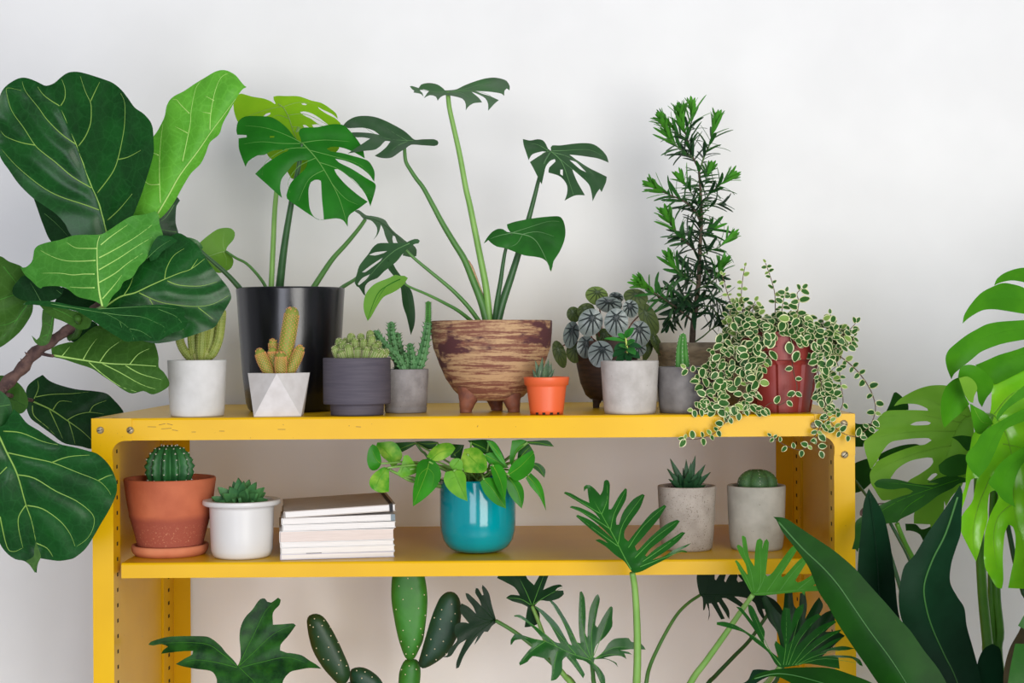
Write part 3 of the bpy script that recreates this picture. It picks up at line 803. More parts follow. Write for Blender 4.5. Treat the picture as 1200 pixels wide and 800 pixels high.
# tall black pot with monstera
tb, sb_, kb = pot('potted_monstera', 'large matte black pot of split-leaf monstera with one yellow-green leaf', 'potted plant', 341, [(63, 341), (63, 344), (62.3, 352), (60, 390), (56.5, 440), (52.5, 474), (50, 481), (47, 484.5)], .158, 'black', soil=.012, wall=.005)
lf('ms_lime', 'monstera_new_leaf', (150, 200, 36), (134, 190, 30), .4, .3, (190, 230, 50), bump=.1)
lf('ms_green', 'monstera_leaf', (34, 118, 24), (26, 102, 18), .42, .15, (100, 170, 60), bump=.1)
lf('ms_dark', 'monstera_dark_leaf', (58, 96, 56), (44, 80, 44), .36, .12, (90, 140, 70), bump=.15, bs=90, spec=.4)
lf('ms_mid', 'monstera_mid_leaf', (40, 108, 32), (28, 86, 22), .36, .12, (90, 150, 60), bump=.15, bs=90, spec=.35)
lf('ms_back', 'monstera_leaf_back', (112, 162, 60), (98, 150, 52), .5, .25, (150, 200, 70))
M['ms_lv'] = mk('highlight_leaf_vein', (96, 140, 84), None, .45)  # real veins, lightened to paint in highlight streaks along them
M['stk_light'] = mk('light_stalk', (132, 176, 88), (116, 164, 74), .45, 30)
M['stk'] = mk('green_stalk', (84, 132, 60), (70, 118, 52), .45, 30)
M['stk_dark'] = mk('dark_stalk', (54, 96, 50), (44, 84, 42), .45, 30)
A = lambda pts: cr(260, 90, 180, pts)
B = lambda pts: cr(270, 180, 180, pts)
leaf(tb, A([(90,210),(105,170),(125,138),(150,130),(240,155),(330,170),(390,195),(412,212),(420,208),(405,180),(402,155),(430,148),(500,150),(600,152),(700,185),(780,205),(850,250),(895,290),(905,328),(860,290),(800,262),(750,235),(760,250),(820,290),(880,320),(910,345),(930,372),(925,480),(915,560),(890,590),(840,640),(760,700),(700,730),(640,770),(560,800),(540,790),(510,740),(460,690),(400,650),(375,635),(350,600),(300,520),(200,440),(130,360),(100,290)]),
     .19, M['ms_lime'], sx=.0, sy=-.55, fold=.25, mid=A([(440,212),(480,240),(520,310),(550,400),(590,520),(620,700)]),
     veins=[A(q) for q in [[(470,230),(380,250),(280,280),(150,330)],[(480,235),(600,200),(740,215),(840,255)],[(520,300),(640,290),(760,340),(900,420)],[(530,330),(440,300),(380,330),(280,400)],[(545,390),(660,400),(780,440)]]],
     holes=[A([(325,307),(345,288),(380,279),(378,292),(345,309)]), A([(610,275),(640,270),(700,285),(760,320),(832,375),(815,387),(760,372),(700,330),(640,300)]), A([(620,208),(642,206),(665,214),(655,221),(630,218)]), A([(632,377),(650,375),(680,395),(645,397)]), A([(705,376),(745,370),(790,388),(760,396),(715,394)])],
     q=.3, qw=8, vr=1.0, vmat=M['vein_y'])
leaf(tb, [(353,166),(350,165),(344.8,160.5),(335,148.5),(320,138),(305,136),(287,136.5),(278.8,143),(277,153),(278,157.8),(289,158.2),(289,160.8),(279.5,162),(280,174),(284,186),(287.8,195.5),(291,189),(302,182),(309.5,181.5),(318,177),(331,175),(333,178),(320,186),(309.5,193.5),(299,203.7),(315,218),(330.5,232),(328.3,220.5),(330,210),(336,202),(345,191),(352,188),(361,187.5),(358,197),(350,205),(341,214),(336.6,225),(336.3,232.5),(352.5,244.5),(367,254),(373,257.3),(380,257.3),(394.5,255.8),(402,258),(407.5,265.5),(408,255),(411,250.5),(420,244.5),(431,236.2),(420,228.8),(405,216),(394.5,204),(391.8,198.5),(396,198),(405,204),(417,213),(427.5,226.5),(431.5,235),(434,241.7),(436.5,234),(439.5,223.5),(439.8,215.5),(429,208.5),(412.5,198),(397.5,190.5),(393,186),(405,188.5),(420,195),(432,204),(438.5,213),(438.8,201),(433.5,190.5),(428,186.8),(415,183),(400,179),(387,177),(383,174),(390,171.8),(404,173.8),(418,180),(427.5,185.6),(425,174),(417.5,162),(407,150),(401,146),(389,145.5),(371,149),(357.5,149.3),(351.5,151.5),(350,156),(352,161.5)],
     .10, M['ms_green'], sx=.15, sy=-.25, fold=.16, mid=[(354,167),(371,186),(384.5,207),(397.5,232.5),(407,263)],
     veins=[[(353,167),(335,158),(312,150),(287,147)],[(355,168),(330,168),(306,166),(284,169)],[(359,173),(335,175),(312,189),(307,205)],[(370,185),(350,195),(338,212),(340,226)],[(384,206),(378,225),(375,250)] if False else [(380,199),(362,210),(350,235)],[(355,167),(380,164),(410,166)],[(363,176),(390,183),(420,192),(436,207)],[(374,190),(400,200),(425,222),(436,232)],[(388,214),(404,232),(420,240)]],
     holes=[B([(690,204),(706,212),(710,250),(715,350),(724,440),(730,512),(700,516),(660,498),(636,468),(618,420),(611,340),(612,270),(630,222),(655,206)]), A([(375,462),(410,462),(408,474),(375,476)]), A([(476,592),(490,566),(505,559),(526,563),(512,580)])],
     q=.3, qw=9, vr=.9, vmat=mk('monstera_vein', (100, 156, 66), None, .5), curl=.12, cw=8)
leaf(tb, cr(220, 250, 180, [(80,240),(150,180),(230,125),(290,112),(340,118),(368,150),(360,200),(310,260),(297,296),(340,330),(358,370),(340,425),(290,455),(240,465),(190,440),(150,390),(140,330),(110,300),(90,270)]),
     .17, M['ms_back'], sx=.4, sy=.3, fold=.4, mid=cr(220, 250, 180, [(297,296),(250,305),(180,330),(130,350)]), veins=[cr(220,250,180,[(290,298),(275,230),(285,150)]), cr(220,250,180,[(280,302),(300,350),(300,410)])], q=.3, vr=1, vmat=M['stk_light'], label='small arrow-shaped leaf seen from behind')
g = lambda ox, oy, w, p: cr(ox, oy, w, p)
SY = .158
stem(tb, [(351,150),(340,170),(328,200),(322.5,240),(320,290),(317.5,343)], .19, SY, (2.6, 3.2), M['stk_light'])
stem(tb, [(354,168),(350,195),(342,235),(333,290),(327,343)], .105, SY, (2.2, 5.2), M['stk_dark'])
stem(tb, g(220,250,180,[(298,296),(380,350),(450,385),(520,450),(590,540),(632,625)]), .17, SY, (1.4, 2.0), M['stk'])
leaf(tb, [(200,300),(205,285),(218,278),(232,282),(238,290),(230,300),(236,312),(225,320),(210,316)], .10, M['ms_mid'], sx=.3, sy=.3, fold=.3, mid=[(230,292),(215,298),(203,303)], vr=.8, vmat=M['ms_green'])
stem(tb, g(220,250,180,[(60,240),(120,310),(200,380),(280,450),(350,520),(440,625)]), .10, SY-.02, (1.8, 3.6), M['stk_dark'])
stem(tb, [(428,257),(420,268.5),(405,286.5),(390,303),(375,325),(363,344)], .20, SY, (2.2, 3.6), M['stk'])
stem(tb, [(420,324),(415,328),(402,336),(390,346)], .2, SY, (2.0, 2.8), M['stk'])
K = lambda p: cr(390, 240, 180, p)
leaf(tb, K([(170,50),(200,38),(260,80),(300,85),(360,97),(410,120),(440,165),(480,210),(530,250),(580,290),(630,315),(655,350),(652,400),(610,408),(545,395),(560,350),(510,305),(485,245),(470,240),(465,265),(475,305),(450,312),(430,290),(405,230),(395,190),(375,155),(368,190),(350,235),(315,275),(340,235),(345,180),(310,130),(280,115),(240,110),(210,75)]),
     .205, M['ms_dark'], sx=.3, sy=.3, fold=.2, mid=K([(250,100),(340,120),(420,170),(500,250),(600,330)]), q=.2, vr=.8, vmat=M['ms_dark'])
leaf(tb, [(452,304),(458,303),(464,315),(475,330),(483,343),(486.5,366),(485.5,381),(481.5,392.5),(476.5,371),(472,357),(469,335),(462,324),(455,315)], .2, M['ms_dark'], sx=-.5, fold=.3, mid=[(456,308),(470,328),(479,350),(481.5,388)], vr=.7, vmat=M['ms_dark'])
stem(tb, [(455,308),(440,316),(420,325)], .2, .2, (1.2, 2), M['stk'])

# faceted white pot
zb = ZT+.0003; Yc = .034; k = (D0+Yc)/F; c = P(327, 465, Yc)
t = thing('potted_cactus', 'small faceted white pot holding golden finger cactus, in front of the black pot', 'potted plant', (c.x, Yc, zb))
mb = MB(); H = 50*k; a0 = math.radians(5); R1, R2 = 36*k, 38.5*k
vs = []
topv = [Vector((c.x+R1*math.sin(a0+i*pi/2), Yc-R1*math.cos(a0+i*pi/2), zb+H)) for i in range(4)]
botv = [Vector((c.x+R2*.99*math.sin(a0+pi/4+i*pi/2), Yc-R2*.99*math.cos(a0+pi/4+i*pi/2), zb)) for i in range(4)]
inn = [v.lerp(Vector((c.x, Yc, v.z)), .13) for v in topv]; ind = [Vector((v.x, v.y, v.z-.007)) for v in inn]
vs = topv+botv+inn+ind; fs = []
for i in range(4):
    j = (i+1) % 4
    fs += [[i, 4+i, j], [j, 4+i, 4+j], [i, j, 8+j, 8+i], [8+i, 8+j, 12+j, 12+i]]
fs += [[4, 7, 6, 5], [12, 13, 14, 15]]
mb.add(vs, fs, 0, False); mb.build('pot', M['w_facet'], t)
mb = MB(); zz = zb+H-.0055; q = [Vector((v.x, v.y, zz)) for v in inn]; q2 = [Vector((v.x, v.y, zz-.003)) for v in inn]
mb.add(q+q2, [[0,1,2,3],[7,6,5,4],[0,4,5,1],[1,5,6,2],[2,6,7,3],[3,7,4,0]], 0, False)
for i in range(30):
    a = random.uniform(0, 6.28); r = random.uniform(0, R1*.55); mb.ball((c.x+r*math.cos(a), Yc+r*math.sin(a), zz), .0014, 0, 5, 3)
mb.build('soil', M['soil'], t)
for p, r, dy in [([(330,444),(333,420),(338,392),(342,368)], [6,8.6,9.4,8.8], .002), ([(321,444),(314,434),(308,422),(305,414)], [4,6.4,7,6.2], -.006), ([(328,444),(326,432),(321,416),(320,402)], [4,5.5,6,5.4], .012),
                 ([(325,444),(323,430),(320,416),(319.5,412)], [4,6,6.3,5.8], .002), ([(334,444),(340,434),(347,420),(351,410)], [4,6.2,6.8,6], -.002), ([(329,444),(329,434),(329,424),(329,418)], [5,6.8,7,6.4], -.012)]:
    cactus_stem(t, [P(x, y, Yc+dy) for x, y in p], [m(q) for q in r], 10, .04, int(10+len(p)*(26 if r[1] > 8 else 11)/4), [M['cac_gold'], M['sp_gold']], spine=.0013, dot=.00085, twist=6.0, stag=True)

# charcoal pot on a narrower foot, packed with cactus
t, s, k = pot('potted_cactus', 'charcoal grey straight-sided pot on a narrower foot, packed with stubby clustered cactus', 'potted plant', 418.4, [(39.4, 422.8), (39.4, 425), (39.4, 475), (39, 476.4), (31.6, 476.8), (31.4, 478), (31, 488), (30.6, 489.5)], .041, 'charcoal', soil=.004)
J = lambda x, y: (370+x*.1625, 370+y*.1625)
for x, y, dy in [(140,215,-.012),(183,243,-.02),(234,208,-.018),(300,222,-.018),(368,228,-.02),(430,238,-.024),(470,240,-.018),(503,238,-.008),(170,165,0),(196,185,-.008),(256,130,.006),(280,165,-.004),(325,128,.012),(345,165,.0),(392,105,.008),(405,140,-.002),(430,200,-.008),(215,160,.012),(450,180,.006)]:
    px, py = J(x, y); bx = 418.4+(px-418.4)*.72
    Yq = .041+dy; r = random.uniform(4.6, 5.8)
    cactus_stem(t, [P(bx, 426, Yq*.9+.004), P(bx+(px-bx)*.6, 426-(426-py)*.45, Yq), P(px, py+4, Yq)], [m(r*.8), m(r), m(r*.95)], 10, .14, 12, [M['cac_cl'], M['sp_cream']], spine=.001, dot=.0004)

# grey pot with huernia stems
t, s, k = pot('potted_succulent', 'grey concrete pot of toothed green carrion-flower stems, between the charcoal pot and the brown bowl', 'potted plant', 475.4, [(27, 435.8), (27, 438), (25.4, 470), (24.7, 479), (24.2, 480), (24.8, 481), (24.4, 485), (23.8, 486.5)], .095, 'g_conc', soil=.005)
def toothed(parent, pts, rad, mats, rows, L=.0042, name='stem'):
    mb = MB(); mb.tube(pts, rad, seg=20, steps=6, fn=lambda a, t: 1-.3*(.5-.5*math.cos(a*5)), roundcap=True)
    P3, R3 = smooth3(pts, rad, 6); n = len(P3)
    T = [(P3[min(i+1, n-1)]-P3[max(i-1, 0)]).normalized() for i in range(n)]
    N = (Vector((0, -1, 0))-T[0]*Vector((0, -1, 0)).dot(T[0])).normalized()
    for i in range(n):
        N = (N-T[i]*N.dot(T[i])).normalized(); Bv = T[i].cross(N)
        if i % max(1, n//rows): continue
        for k_ in range(5):
            a = 2*pi*k_/5; d = N*math.cos(a)+Bv*math.sin(a)
            mb.cone(P3[i]+d*R3[i]*.8, d+T[i]*.6, L, R3[i]*.38, 0, 6)
            mb.cone(P3[i]+d*R3[i]*.8+(d+T[i]*.6).normalized()*L*.7, d+T[i]*.8, L*.55, R3[i]*.1, 1, 4)
    return mb.build(name, mats, parent)
hu = [M['cac_hu'], mk('dark_tooth_tip', (92, 74, 58), None, .6)]
for p, r, Yq, rows in [([(475,440),(467.5,421),(455,409),(444,396),(440,390)], [4.6,5.4,5.6,5,3.6], .075, 9), ([(468,438),(463,412),(459,392),(458.6,380)], [4,5,5.2,3.8], .10, 8), ([(474,438),(472,420),(467,402),(466,392)], [4,4.6,4.2,3], .112, 7),
                    ([(482,438),(482.5,420),(480.5,405)], [5,5.5,3.6], .09, 5), ([(487,438),(494,420),(499,398),(501.5,380)], [5.6,6.4,5.4,4.4], .09, 9), ([(472,438),(476,425),(474,415)], [4,4,3], .085, 4)]:
    toothed(t, [P(x, y, Yq) for x, y in p], [m(q) for q in r], hu, rows)
toothed(t, [P(501.5,381,.09), P(502,367,.09), P(502,355,.09)], [m(3.4), m(3.1), m(2.6)], [M['cac_br'], hu[1]], 7, .0028)

# brushed stoneware bowl with monstera
BY = .105
t, s, k = pot('potted_monstera', 'footed bowl brushed in brown and beige, holding a tall monstera with five long stalks', 'potted plant', 576.5, [(71, 380.5), (71.3, 384), (70.8, 395), (68.5, 412), (61.5, 432), (54, 448), (45, 461), (37, 469), (30, 473)], BY, 'bowl', base=ZT+.0145, soil=.004, wall=.006, potname='bowl', seg=72, fn=lambda a, j, z: 1+.006*math.sin(a*7+z*90))
bw = t
bw.location.z = ZT+.0003
for o in list(bw.children):
    for v in o.data.vertices: v.co.z += .0145
for px, yy in [(546, BY-.026), (602, BY-.022), (582, BY+.034)]:
    cc = P(px, 480, yy); mb = MB()
    z1 = ZT+.028; z0 = ZT+.0003
    mb.tube([Vector((cc.x, yy, z0)), Vector((cc.x, yy, z0+.004)), Vector((cc.x+(.0015 if px < 576 else -.0015), yy, z0+.012)), Vector((cc.x+(.005 if px < 576 else -.005), yy+.002, z1))], [.0072, .0076, .0098, .0165], seg=20, steps=5)
    mb.build('foot', M['foot'], bw)
BASE = (577, 382)
def bstem(pts, Ya, r, mt='stk'):
    r = (r[0]*.9, r[1]*.82)
    return stem(bw, pts+[(BASE[0]+(pts[-1][0]-BASE[0])*.35, 386)], Ya, BY-.005, r, M[mt])
L3 = lambda p: cr(390, 80, 210, p)
leaf(bw, L3([(515,120),(530,118),(575,132),(592,108),(615,101),(650,98),(700,108),(740,135),(750,147),(800,145),(830,140),(880,115),(950,88),(1020,68),(1080,62),(1130,70),(1165,85),(1185,120),(1183,148),(1165,135),(1150,150),(1148,185),(1130,170),(1050,157),(955,152),(1000,170),(1050,185),(1112,213),(1080,240),(1040,285),(1040,240),(1020,200),(960,168),(930,158),(980,200),(1000,228),(940,235),(905,260),(890,282),(890,240),(870,205),(800,185),(750,180),(720,195),(702,218),(690,190),(650,180),(610,200),(630,168),(645,152),(610,142),(582,147),(600,165),(608,190),(590,172),(540,162),(545,150),(530,140)]),
     .11, M['ms_mid'], sx=.05, sy=-2.2, veins=[L3([(770,160),(880,140),(1000,105),(1100,80)]), L3([(770,160),(860,165),(920,200)]), L3([(760,158),(690,160),(620,150),(560,138)]), L3([(780,158),(920,150),(1040,175),(1080,215)])], q=.7, qw=5, vr=.8, vmat=M['ms_lv'], grid=4, wave=.15, wf=10)
bstem([(524.8,108),(526.5,125.5),(531.8,150),(538.8,181.5),(545.8,220),(550.5,240),(556.5,270),(564,307.5),(570,340)], .11, (3, 5.2), 'stk_light')
leaf(bw, L3([(70,380),(100,350),(150,325),(210,318),(280,325),(350,350),(420,385),(480,420),(520,455),(548,478),(600,475),(680,475),(702,485),(708,500),(700,515),(680,520),(600,515),(525,512),(490,535),(450,560),(400,595),(360,603),(310,597),(280,585),(320,560),(360,525),(385,490),(350,487),(320,520),(280,545),(210,553),(100,570),(190,510),(250,470),(200,462),(150,460),(120,430),(160,428),(240,432),(312,445),(270,415),(200,398),(100,400)]),
     .115, M['ms_dark'], sx=-.2, sy=-1.2, veins=[L3([(540,485),(400,478),(300,450),(220,400),(150,350)]), L3([(500,485),(420,440),(330,380)]), L3([(500,490),(430,520),(360,585)])], q=.7, qw=5, vr=.8, vmat=M['ms_lv'], grid=4)
bstem([(474,172),(475.4,188.5),(481,199),(488,209.5),(496,220),(507,240),(519,262.5),(532.5,285),(544.5,304.5),(555,330),(565,356)], .115, (2.2, 6))
L5 = lambda p: cr(540, 150, 180, p)
leaf(bw, L5([(485,85),(540,97),(600,87),(640,95),(665,125),(682,162),(705,178),(702,150),(715,135),(780,135),(880,122),(970,117),(1040,128),(1100,170),(1140,220),(1155,270),(1080,240),(1000,225),(900,212),(850,208),(900,245),(1000,310),(1080,350),(1140,380),(1135,420),(1100,500),(1085,475),(1060,510),(1030,572),(1020,500),(1000,440),(940,380),(870,320),(880,350),(910,420),(950,490),(970,525),(900,525),(850,545),(810,568),(830,510),(830,450),(800,400),(760,370),(685,348),(690,310),(740,260),(735,243),(700,255),(665,300),(650,360),(632,440),(600,380),(570,320),(540,265),(600,225),(665,185),(640,182),(560,205),(530,250),(510,190),(490,130)]),
     .12, M['ms_dark'], sx=.25, sy=-.9, fold=.2, mid=L5([(700,180),(760,230),(800,290),(840,400),(880,520)]), veins=[L5([(705,180),(820,175),(1000,170),(1110,220)]), L5([(720,190),(850,230),(1000,330),(1090,430)]), L5([(760,230),(870,320),(1000,410),(1040,500)]), L5([(690,180),(640,200),(580,260)]), L5([(680,175),(600,130),(520,120)])],
     holes=[L5([(850,250),(900,265),(980,345),(930,320)]), L5([(778,325),(797,325),(797,372),(778,360)])], q=.7, qw=6, vr=.9, vmat=M['ms_lv'], grid=4.5, curl=.4, cw=6)
bstem([(645,178),(638,190),(631.5,210),(627,228),(619.5,256.5),(607.5,297),(598.5,325.5),(588,357)], .12, (1.8, 6.4), 'stk_dark')
L6 = lambda p: cr(540, 240, 180, p)
leaf(bw, L6([(180,302),(198,267),(240,215),(290,187),(330,190),(360,210),(387,215),(365,180),(360,152),(420,132),(520,112),(640,95),(760,88),(790,105),(810,150),(818,220),(805,290),(770,370),(725,440),(717,480),(705,522),(693,500),(680,455),(640,420),(580,405),(500,395),(430,370),(350,340),(280,325),(240,300),(215,275),(197,290)]),
     .07, M['ms_mid'], sx=.1, sy=-.8, fold=.2, mid=L6([(387,217),(480,230),(560,258),(620,330),(700,500)]), veins=[L6([(400,218),(520,180),(680,130),(770,130)]), L6([(480,230),(600,210),(740,250)]), L6([(400,220),(300,240),(230,265)]), L6([(480,235),(440,300),(380,330)])], q=.5, qw=9, vr=1.0, vmat=M['ms_lv'], curl=.4, cw=9)
bstem([(600,274),(593,291),(589.5,309),(586.5,330),(582,357)], .075, (1.8, 4.4), 'stk_dark')
leaf(bw, K([(680,280),(665,267),(640,266),(600,280),(570,295),(500,297),(400,297),(350,302),(310,335),(280,380),(240,430),(205,480),(190,530),(178,570),(172,610),(185,635),(205,645),(240,700),(257,712),(250,680),(255,630),(290,595),(350,570),(400,520),(440,490),(500,440),(540,390),(580,345),(640,305),(670,300)]),
     .06, M['ms_dark'], sx=-.25, sy=.5, fold=.15, mid=K([(600,300),(480,360),(360,470),(240,620)]), holes=[K([(285,390),(330,370),(425,360),(400,375),(330,395)]), K([(228,525),(300,470),(388,412),(372,437),(300,492),(250,527)]), K([(195,618),(230,572),(290,542),(262,580),(205,628)]), K([(425,430),(440,425),(440,445),(425,442)])], vr=.8, vmat=M['ms_lv'], grid=4.5)
bstem([(474,291),(486,303),(504,318),(520.5,331.5),(534,343.5),(551,362)], .065, (1.8, 3.6))
leaf(bw, [(478,325.5),(474,323),(468,323),(463.5,321.8),(456,325.5),(441,331.5),(433.5,337.5),(428,346),(426,357),(427,366),(430.8,376),(435,371),(442,358.5),(449.5,348),(460,342.8),(468,338),(474,332)],
     .03, M['ms_back'], sx=.3, sy=.4, fold=.35, mid=[(469,327),(455,334),(442,345),(431,374)], veins=[[(452,336),(445,346),(437,362)]], q=.2, vr=.7, vmat=M['ms_green'])
bstem([(467,327),(480,336),(501,345),(522,355.5),(540,366)], .035, (1.3, 3.2))
mb = MB(); mb.tube([P(544,300,BY-.0), P(552,312,BY), P(560,335,BY), P(570,362,BY), P(577,386,BY)], [m(.6), m(2.2), m(3), m(3), m(2.4)], seg=8, flat=.5)
mb.build('leaf_sheath', mk('dry_sheath', (150, 98, 84), (206, 190, 130), .6, 60), bw, 'dry purplish sheath between the stalks')

# orange nursery pot
t, s, k = pot('potted_succulent', 'tiny orange plastic nursery pot with a striped succulent, beside the footed bowl', 'potted plant', 640.5, [(26.8, 445.5), (26.8, 447), (25.6, 455), (23.4, 455.6), (23.2, 457), (20, 484), (19.2, 489)], .028, 'orange', soil=.004, wall=.002)
mb = MB()
for px in (625.5, 631, 650, 656):
    pass
for a in (-.62, -.18, .28, .75):
    r = m(19.3); x = s.x+r*math.sin(a); y = .028-r*math.cos(a)
    mb.box(x-.0018, x+.0018, y-.0006, y+.001, ZT+.0005, ZT+.0032, 0, 0, Matrix.Rotation(a, 3, 'Z'), Vector((x, y, ZT)))
mb.build('drain_slots', M['hole'], t)
M['str'] = mk('striped_succulent', (88, 116, 78), (58, 84, 56), .5, 60)
M['str_w'] = mk('pale_stripe', (170, 176, 150), None, .5)
for (x0, y0, x1, y1, w_, dy) in [(634,447,627,422,3.4,.0),(632,447,636,418,3.6,-.004),(639,447,643,420,3.4,-.002),(643,447,646,424,3.2,.004),(637,447,640,425,3,-.008),(630,447,624,432,2.6,-.003),(641,447,650,432,2.6,0)]:
    mb = MB(); a = P(x0, y0, .028+dy*.6); b_ = P(x1, y1, .028+dy)
    blade(mb, a, b_-a, (0, -1, .1), (b_-a).length, m(w_), bend=-.2, fold=.4, prof=PR_LANCE, th=.0016)
    mb.tube([a+Vector((0, -.0012, .003)), a.lerp(b_, .85)+Vector((0, -.0012, 0))], [.0006, .0002], seg=5, mi=1, steps=1)
    mb.build('leaf', [M['str'], M['str_w']], t)

# peperomia in a dark footed bowl
PY = .20
t, s, k = pot('potted_peperomia', 'silvery wrinkled peperomia in a dark brown footed bowl, behind the pale cement pot', 'potted plant', 711, [(38, 403), (38, 406), (37.4, 414), (35.5, 430), (31, 452), (25, 466), (19, 471)], PY, 'brown', base=ZT+.011, soil=.004, potname='bowl')
t.location.z = ZT+.0003
for o in list(t.children):
    for v in o.data.vertices: v.co.z += .011
for a in (-1.0, 1.1, 3.1):
    x = s.x+.017*math.sin(a); y = PY-.017*math.cos(a); mb = MB()
    mb.tube([Vector((x, y, ZT+.0003)), Vector((x, y, ZT+.006)), Vector((x-.003*math.sin(a), y, ZT+.017))], [.004, .0045, .009], seg=12); mb.build('foot', M['brown'], t)
lf('pep_g', 'peperomia_silver_leaf', (132, 142, 138), (108, 120, 116), .34, .04, (90, 110, 90), spec=.5, bump=.4, bs=160)
lf('pep_o', 'peperomia_leaf_back', (88, 104, 56), (74, 90, 46), .45, .12, (110, 130, 60))
lf('pep_l', 'peperomia_new_leaf', (126, 148, 78), (100, 124, 60), .45, .12, (150, 170, 80))
M['pep_v'] = mk('dark_furrow', (40, 50, 50), None, .4)
M['pep_ov'] = mk('olive_rib', (60, 78, 40), None, .45)
E = lambda cx, cy: (640+cx*.15, 320+cy*.15)
def pep(cx, cy, rx, ry, ang, kind, Yq, sx=0, sy=0, attach=.45, nv=9):
    x0, y0 = E(cx, cy); rx *= .15; ry *= .15; a = math.radians(ang); ol = []
    for i in range(22):
        b_ = 2*pi*i/22; u = rx*math.sin(b_); v = -ry*math.cos(b_)
        if v > 0: u *= 1-.18*(v/ry)**2; v *= 1.04
        ol.append((x0+u*math.cos(a)-v*math.sin(a), y0+u*math.sin(a)+v*math.cos(a)))
    hub = (x0+ry*attach*math.sin(a), y0-ry*attach*math.cos(a))
    vs = []
    for i in range(nv):
        th = (i-(nv-1)/2)*(2*pi/(nv+.6)); ex = []
        for f in (0, .35, .7, .93):
            bb = pi-th
            u = rx*math.sin(bb)*1.0; v = -ry*math.cos(bb)
            tx, ty = x0+u*math.cos(a)-v*math.sin(a), y0+u*math.sin(a)+v*math.cos(a)
            ex.append((hub[0]+(tx-hub[0])*f, hub[1]+(ty-hub[1])*f))
        vs.append(ex)
    mt, vm = {'g': ('pep_g', 'pep_v'), 'o': ('pep_o', 'pep_ov'), 'l': ('pep_l', 'pep_ov')}[kind]
    leaf(t, ol, Yq, M[mt], sx=sx, sy=sy, veins=vs, q=.55, qw=3.2, arch=.25, vr=3.0 if kind == 'g' else 2.0, vmat=M[vm], grid=2.6, step=3, th=.0012)
    st = P(711+(x0-711)*.3, 408, PY); hp = P(hub[0], hub[1], Yq+.003)
    mb = MB(); mb.tube([hp, hp.lerp(st, .5)+Vector((0, .008, .008)), st], [.0009, .0011, .0013], seg=6); mb.build('leaf_stem', M['foot'], t)
for q in [(395,175,90,72,10,'l',.20,0,.3),(215,322,55,62,-15,'o',.20,.4,0),(310,292,72,58,-20,'o',.195),(548,190,58,42,15,'g',.19,0,.6),(490,245,106,62,5,'g',.165,0,.6),(700,190,98,68,12,'o',.19),(660,277,62,70,-12,'g',.16,.2,.2),
          (800,350,66,135,-28,'o',.19,.3,0),(345,385,96,112,22,'g',.14,-.1,.1),(548,385,95,112,0,'g',.125,0,.1),(195,480,62,105,10,'g',.175,.7,0),(105,632,50,110,-18,'o',.185,.3,0),(225,620,70,80,0,'o',.185),(310,575,72,88,5,'g',.165,.4,-.1),(425,630,100,104,18,'g',.12,0,-.3),
          (733,470,84,100,-10,'g',.15,.2,0),(722,590,62,60,0,'g',.16,.3,-.2),(860,545,36,115,-25,'o',.19,.6,0),(795,600,34,90,20,'o',.195,.8,0),(560,540,70,60,0,'o',.185),(450,500,60,70,0,'o',.19),(620,620,80,70,0,'o',.18)]:
    pep(*q)

# pale cement pot, small green plant
t, s, k = pot('potted_seedling', 'pale cement pot with a small bright green seedling, in front of the peperomia', 'potted plant', 738, [(34, 425.5), (34, 427), (31.5, 470), (30.4, 483), (29.6, 487)], .036, 'cement', soil=.004, wall=.004)
lf('seed', 'seedling_leaf', (62, 140, 52), (40, 108, 44), .35, .15, (110, 180, 60))
lf('seed_d', 'seedling_dark_leaf', (36, 84, 44), (30, 72, 38), .35, .1, (70, 130, 50))
mb = MB(); mb.tube([P(737,428,.036), P(736,418,.034), P(734,402,.033), P(733,393,.033)], [.0016, .0015, .0012, .0008], seg=8); mb.build('stem', mk('lime_stem', (190, 204, 96), None, .5), t)
for (bx, by, tx, ty, w_, mt, dy) in [(733,396,742,383,4.2,'seed',-.002),(733,397,724,390,3.6,'seed',.002),(733,400,709,394,2.6,'seed',-.004),(733,402,720,408,4,'seed_d',-.012),(734,404,743,398,4.4,'seed',-.01),(735,404,752,405,4,'seed_d',-.004),(734,408,718,416,5,'seed_d',-.01),
                                 (735,408,744,413,5,'seed',-.016),(736,412,750,418,5.4,'seed_d',-.008),(735,414,722,424,5,'seed_d',-.012),(736,414,737,423,4.4,'seed_d',-.018),(736,409,727,403,3.6,'seed',-.014),(733,396,736,386,3.4,'seed',-.01)]:
    mb = MB(); a = P(bx, by, .033); b_ = P(tx, ty, .033+dy)
    blade(mb, a, b_-a, (0, -1, .8), (b_-a).length, m(w_), bend=.35, fold=.35); mb.build('leaf', M[mt], t)

# dark concrete pot with a young column cactus
t, s, k = pot('potted_cactus', 'dark grey concrete pot with one young green column cactus, partly behind the trailing fig', 'potted plant', 804, [(34.5, 433), (34.4, 436), (32.8, 468), (31.6, 480), (30.6, 486.5)], .05, 'g_dark', soil=.005)
cactus_stem(t, [P(800,438,.048), P(799.5,428,.048), P(799,410,.048), P(800,394,.048)], [m(8.6), m(9), m(7.4), m(4.4)], 5, .3, 12, [M['cac_br'], M['sp_white']], seg=30, dot=.0005, spine=.001)
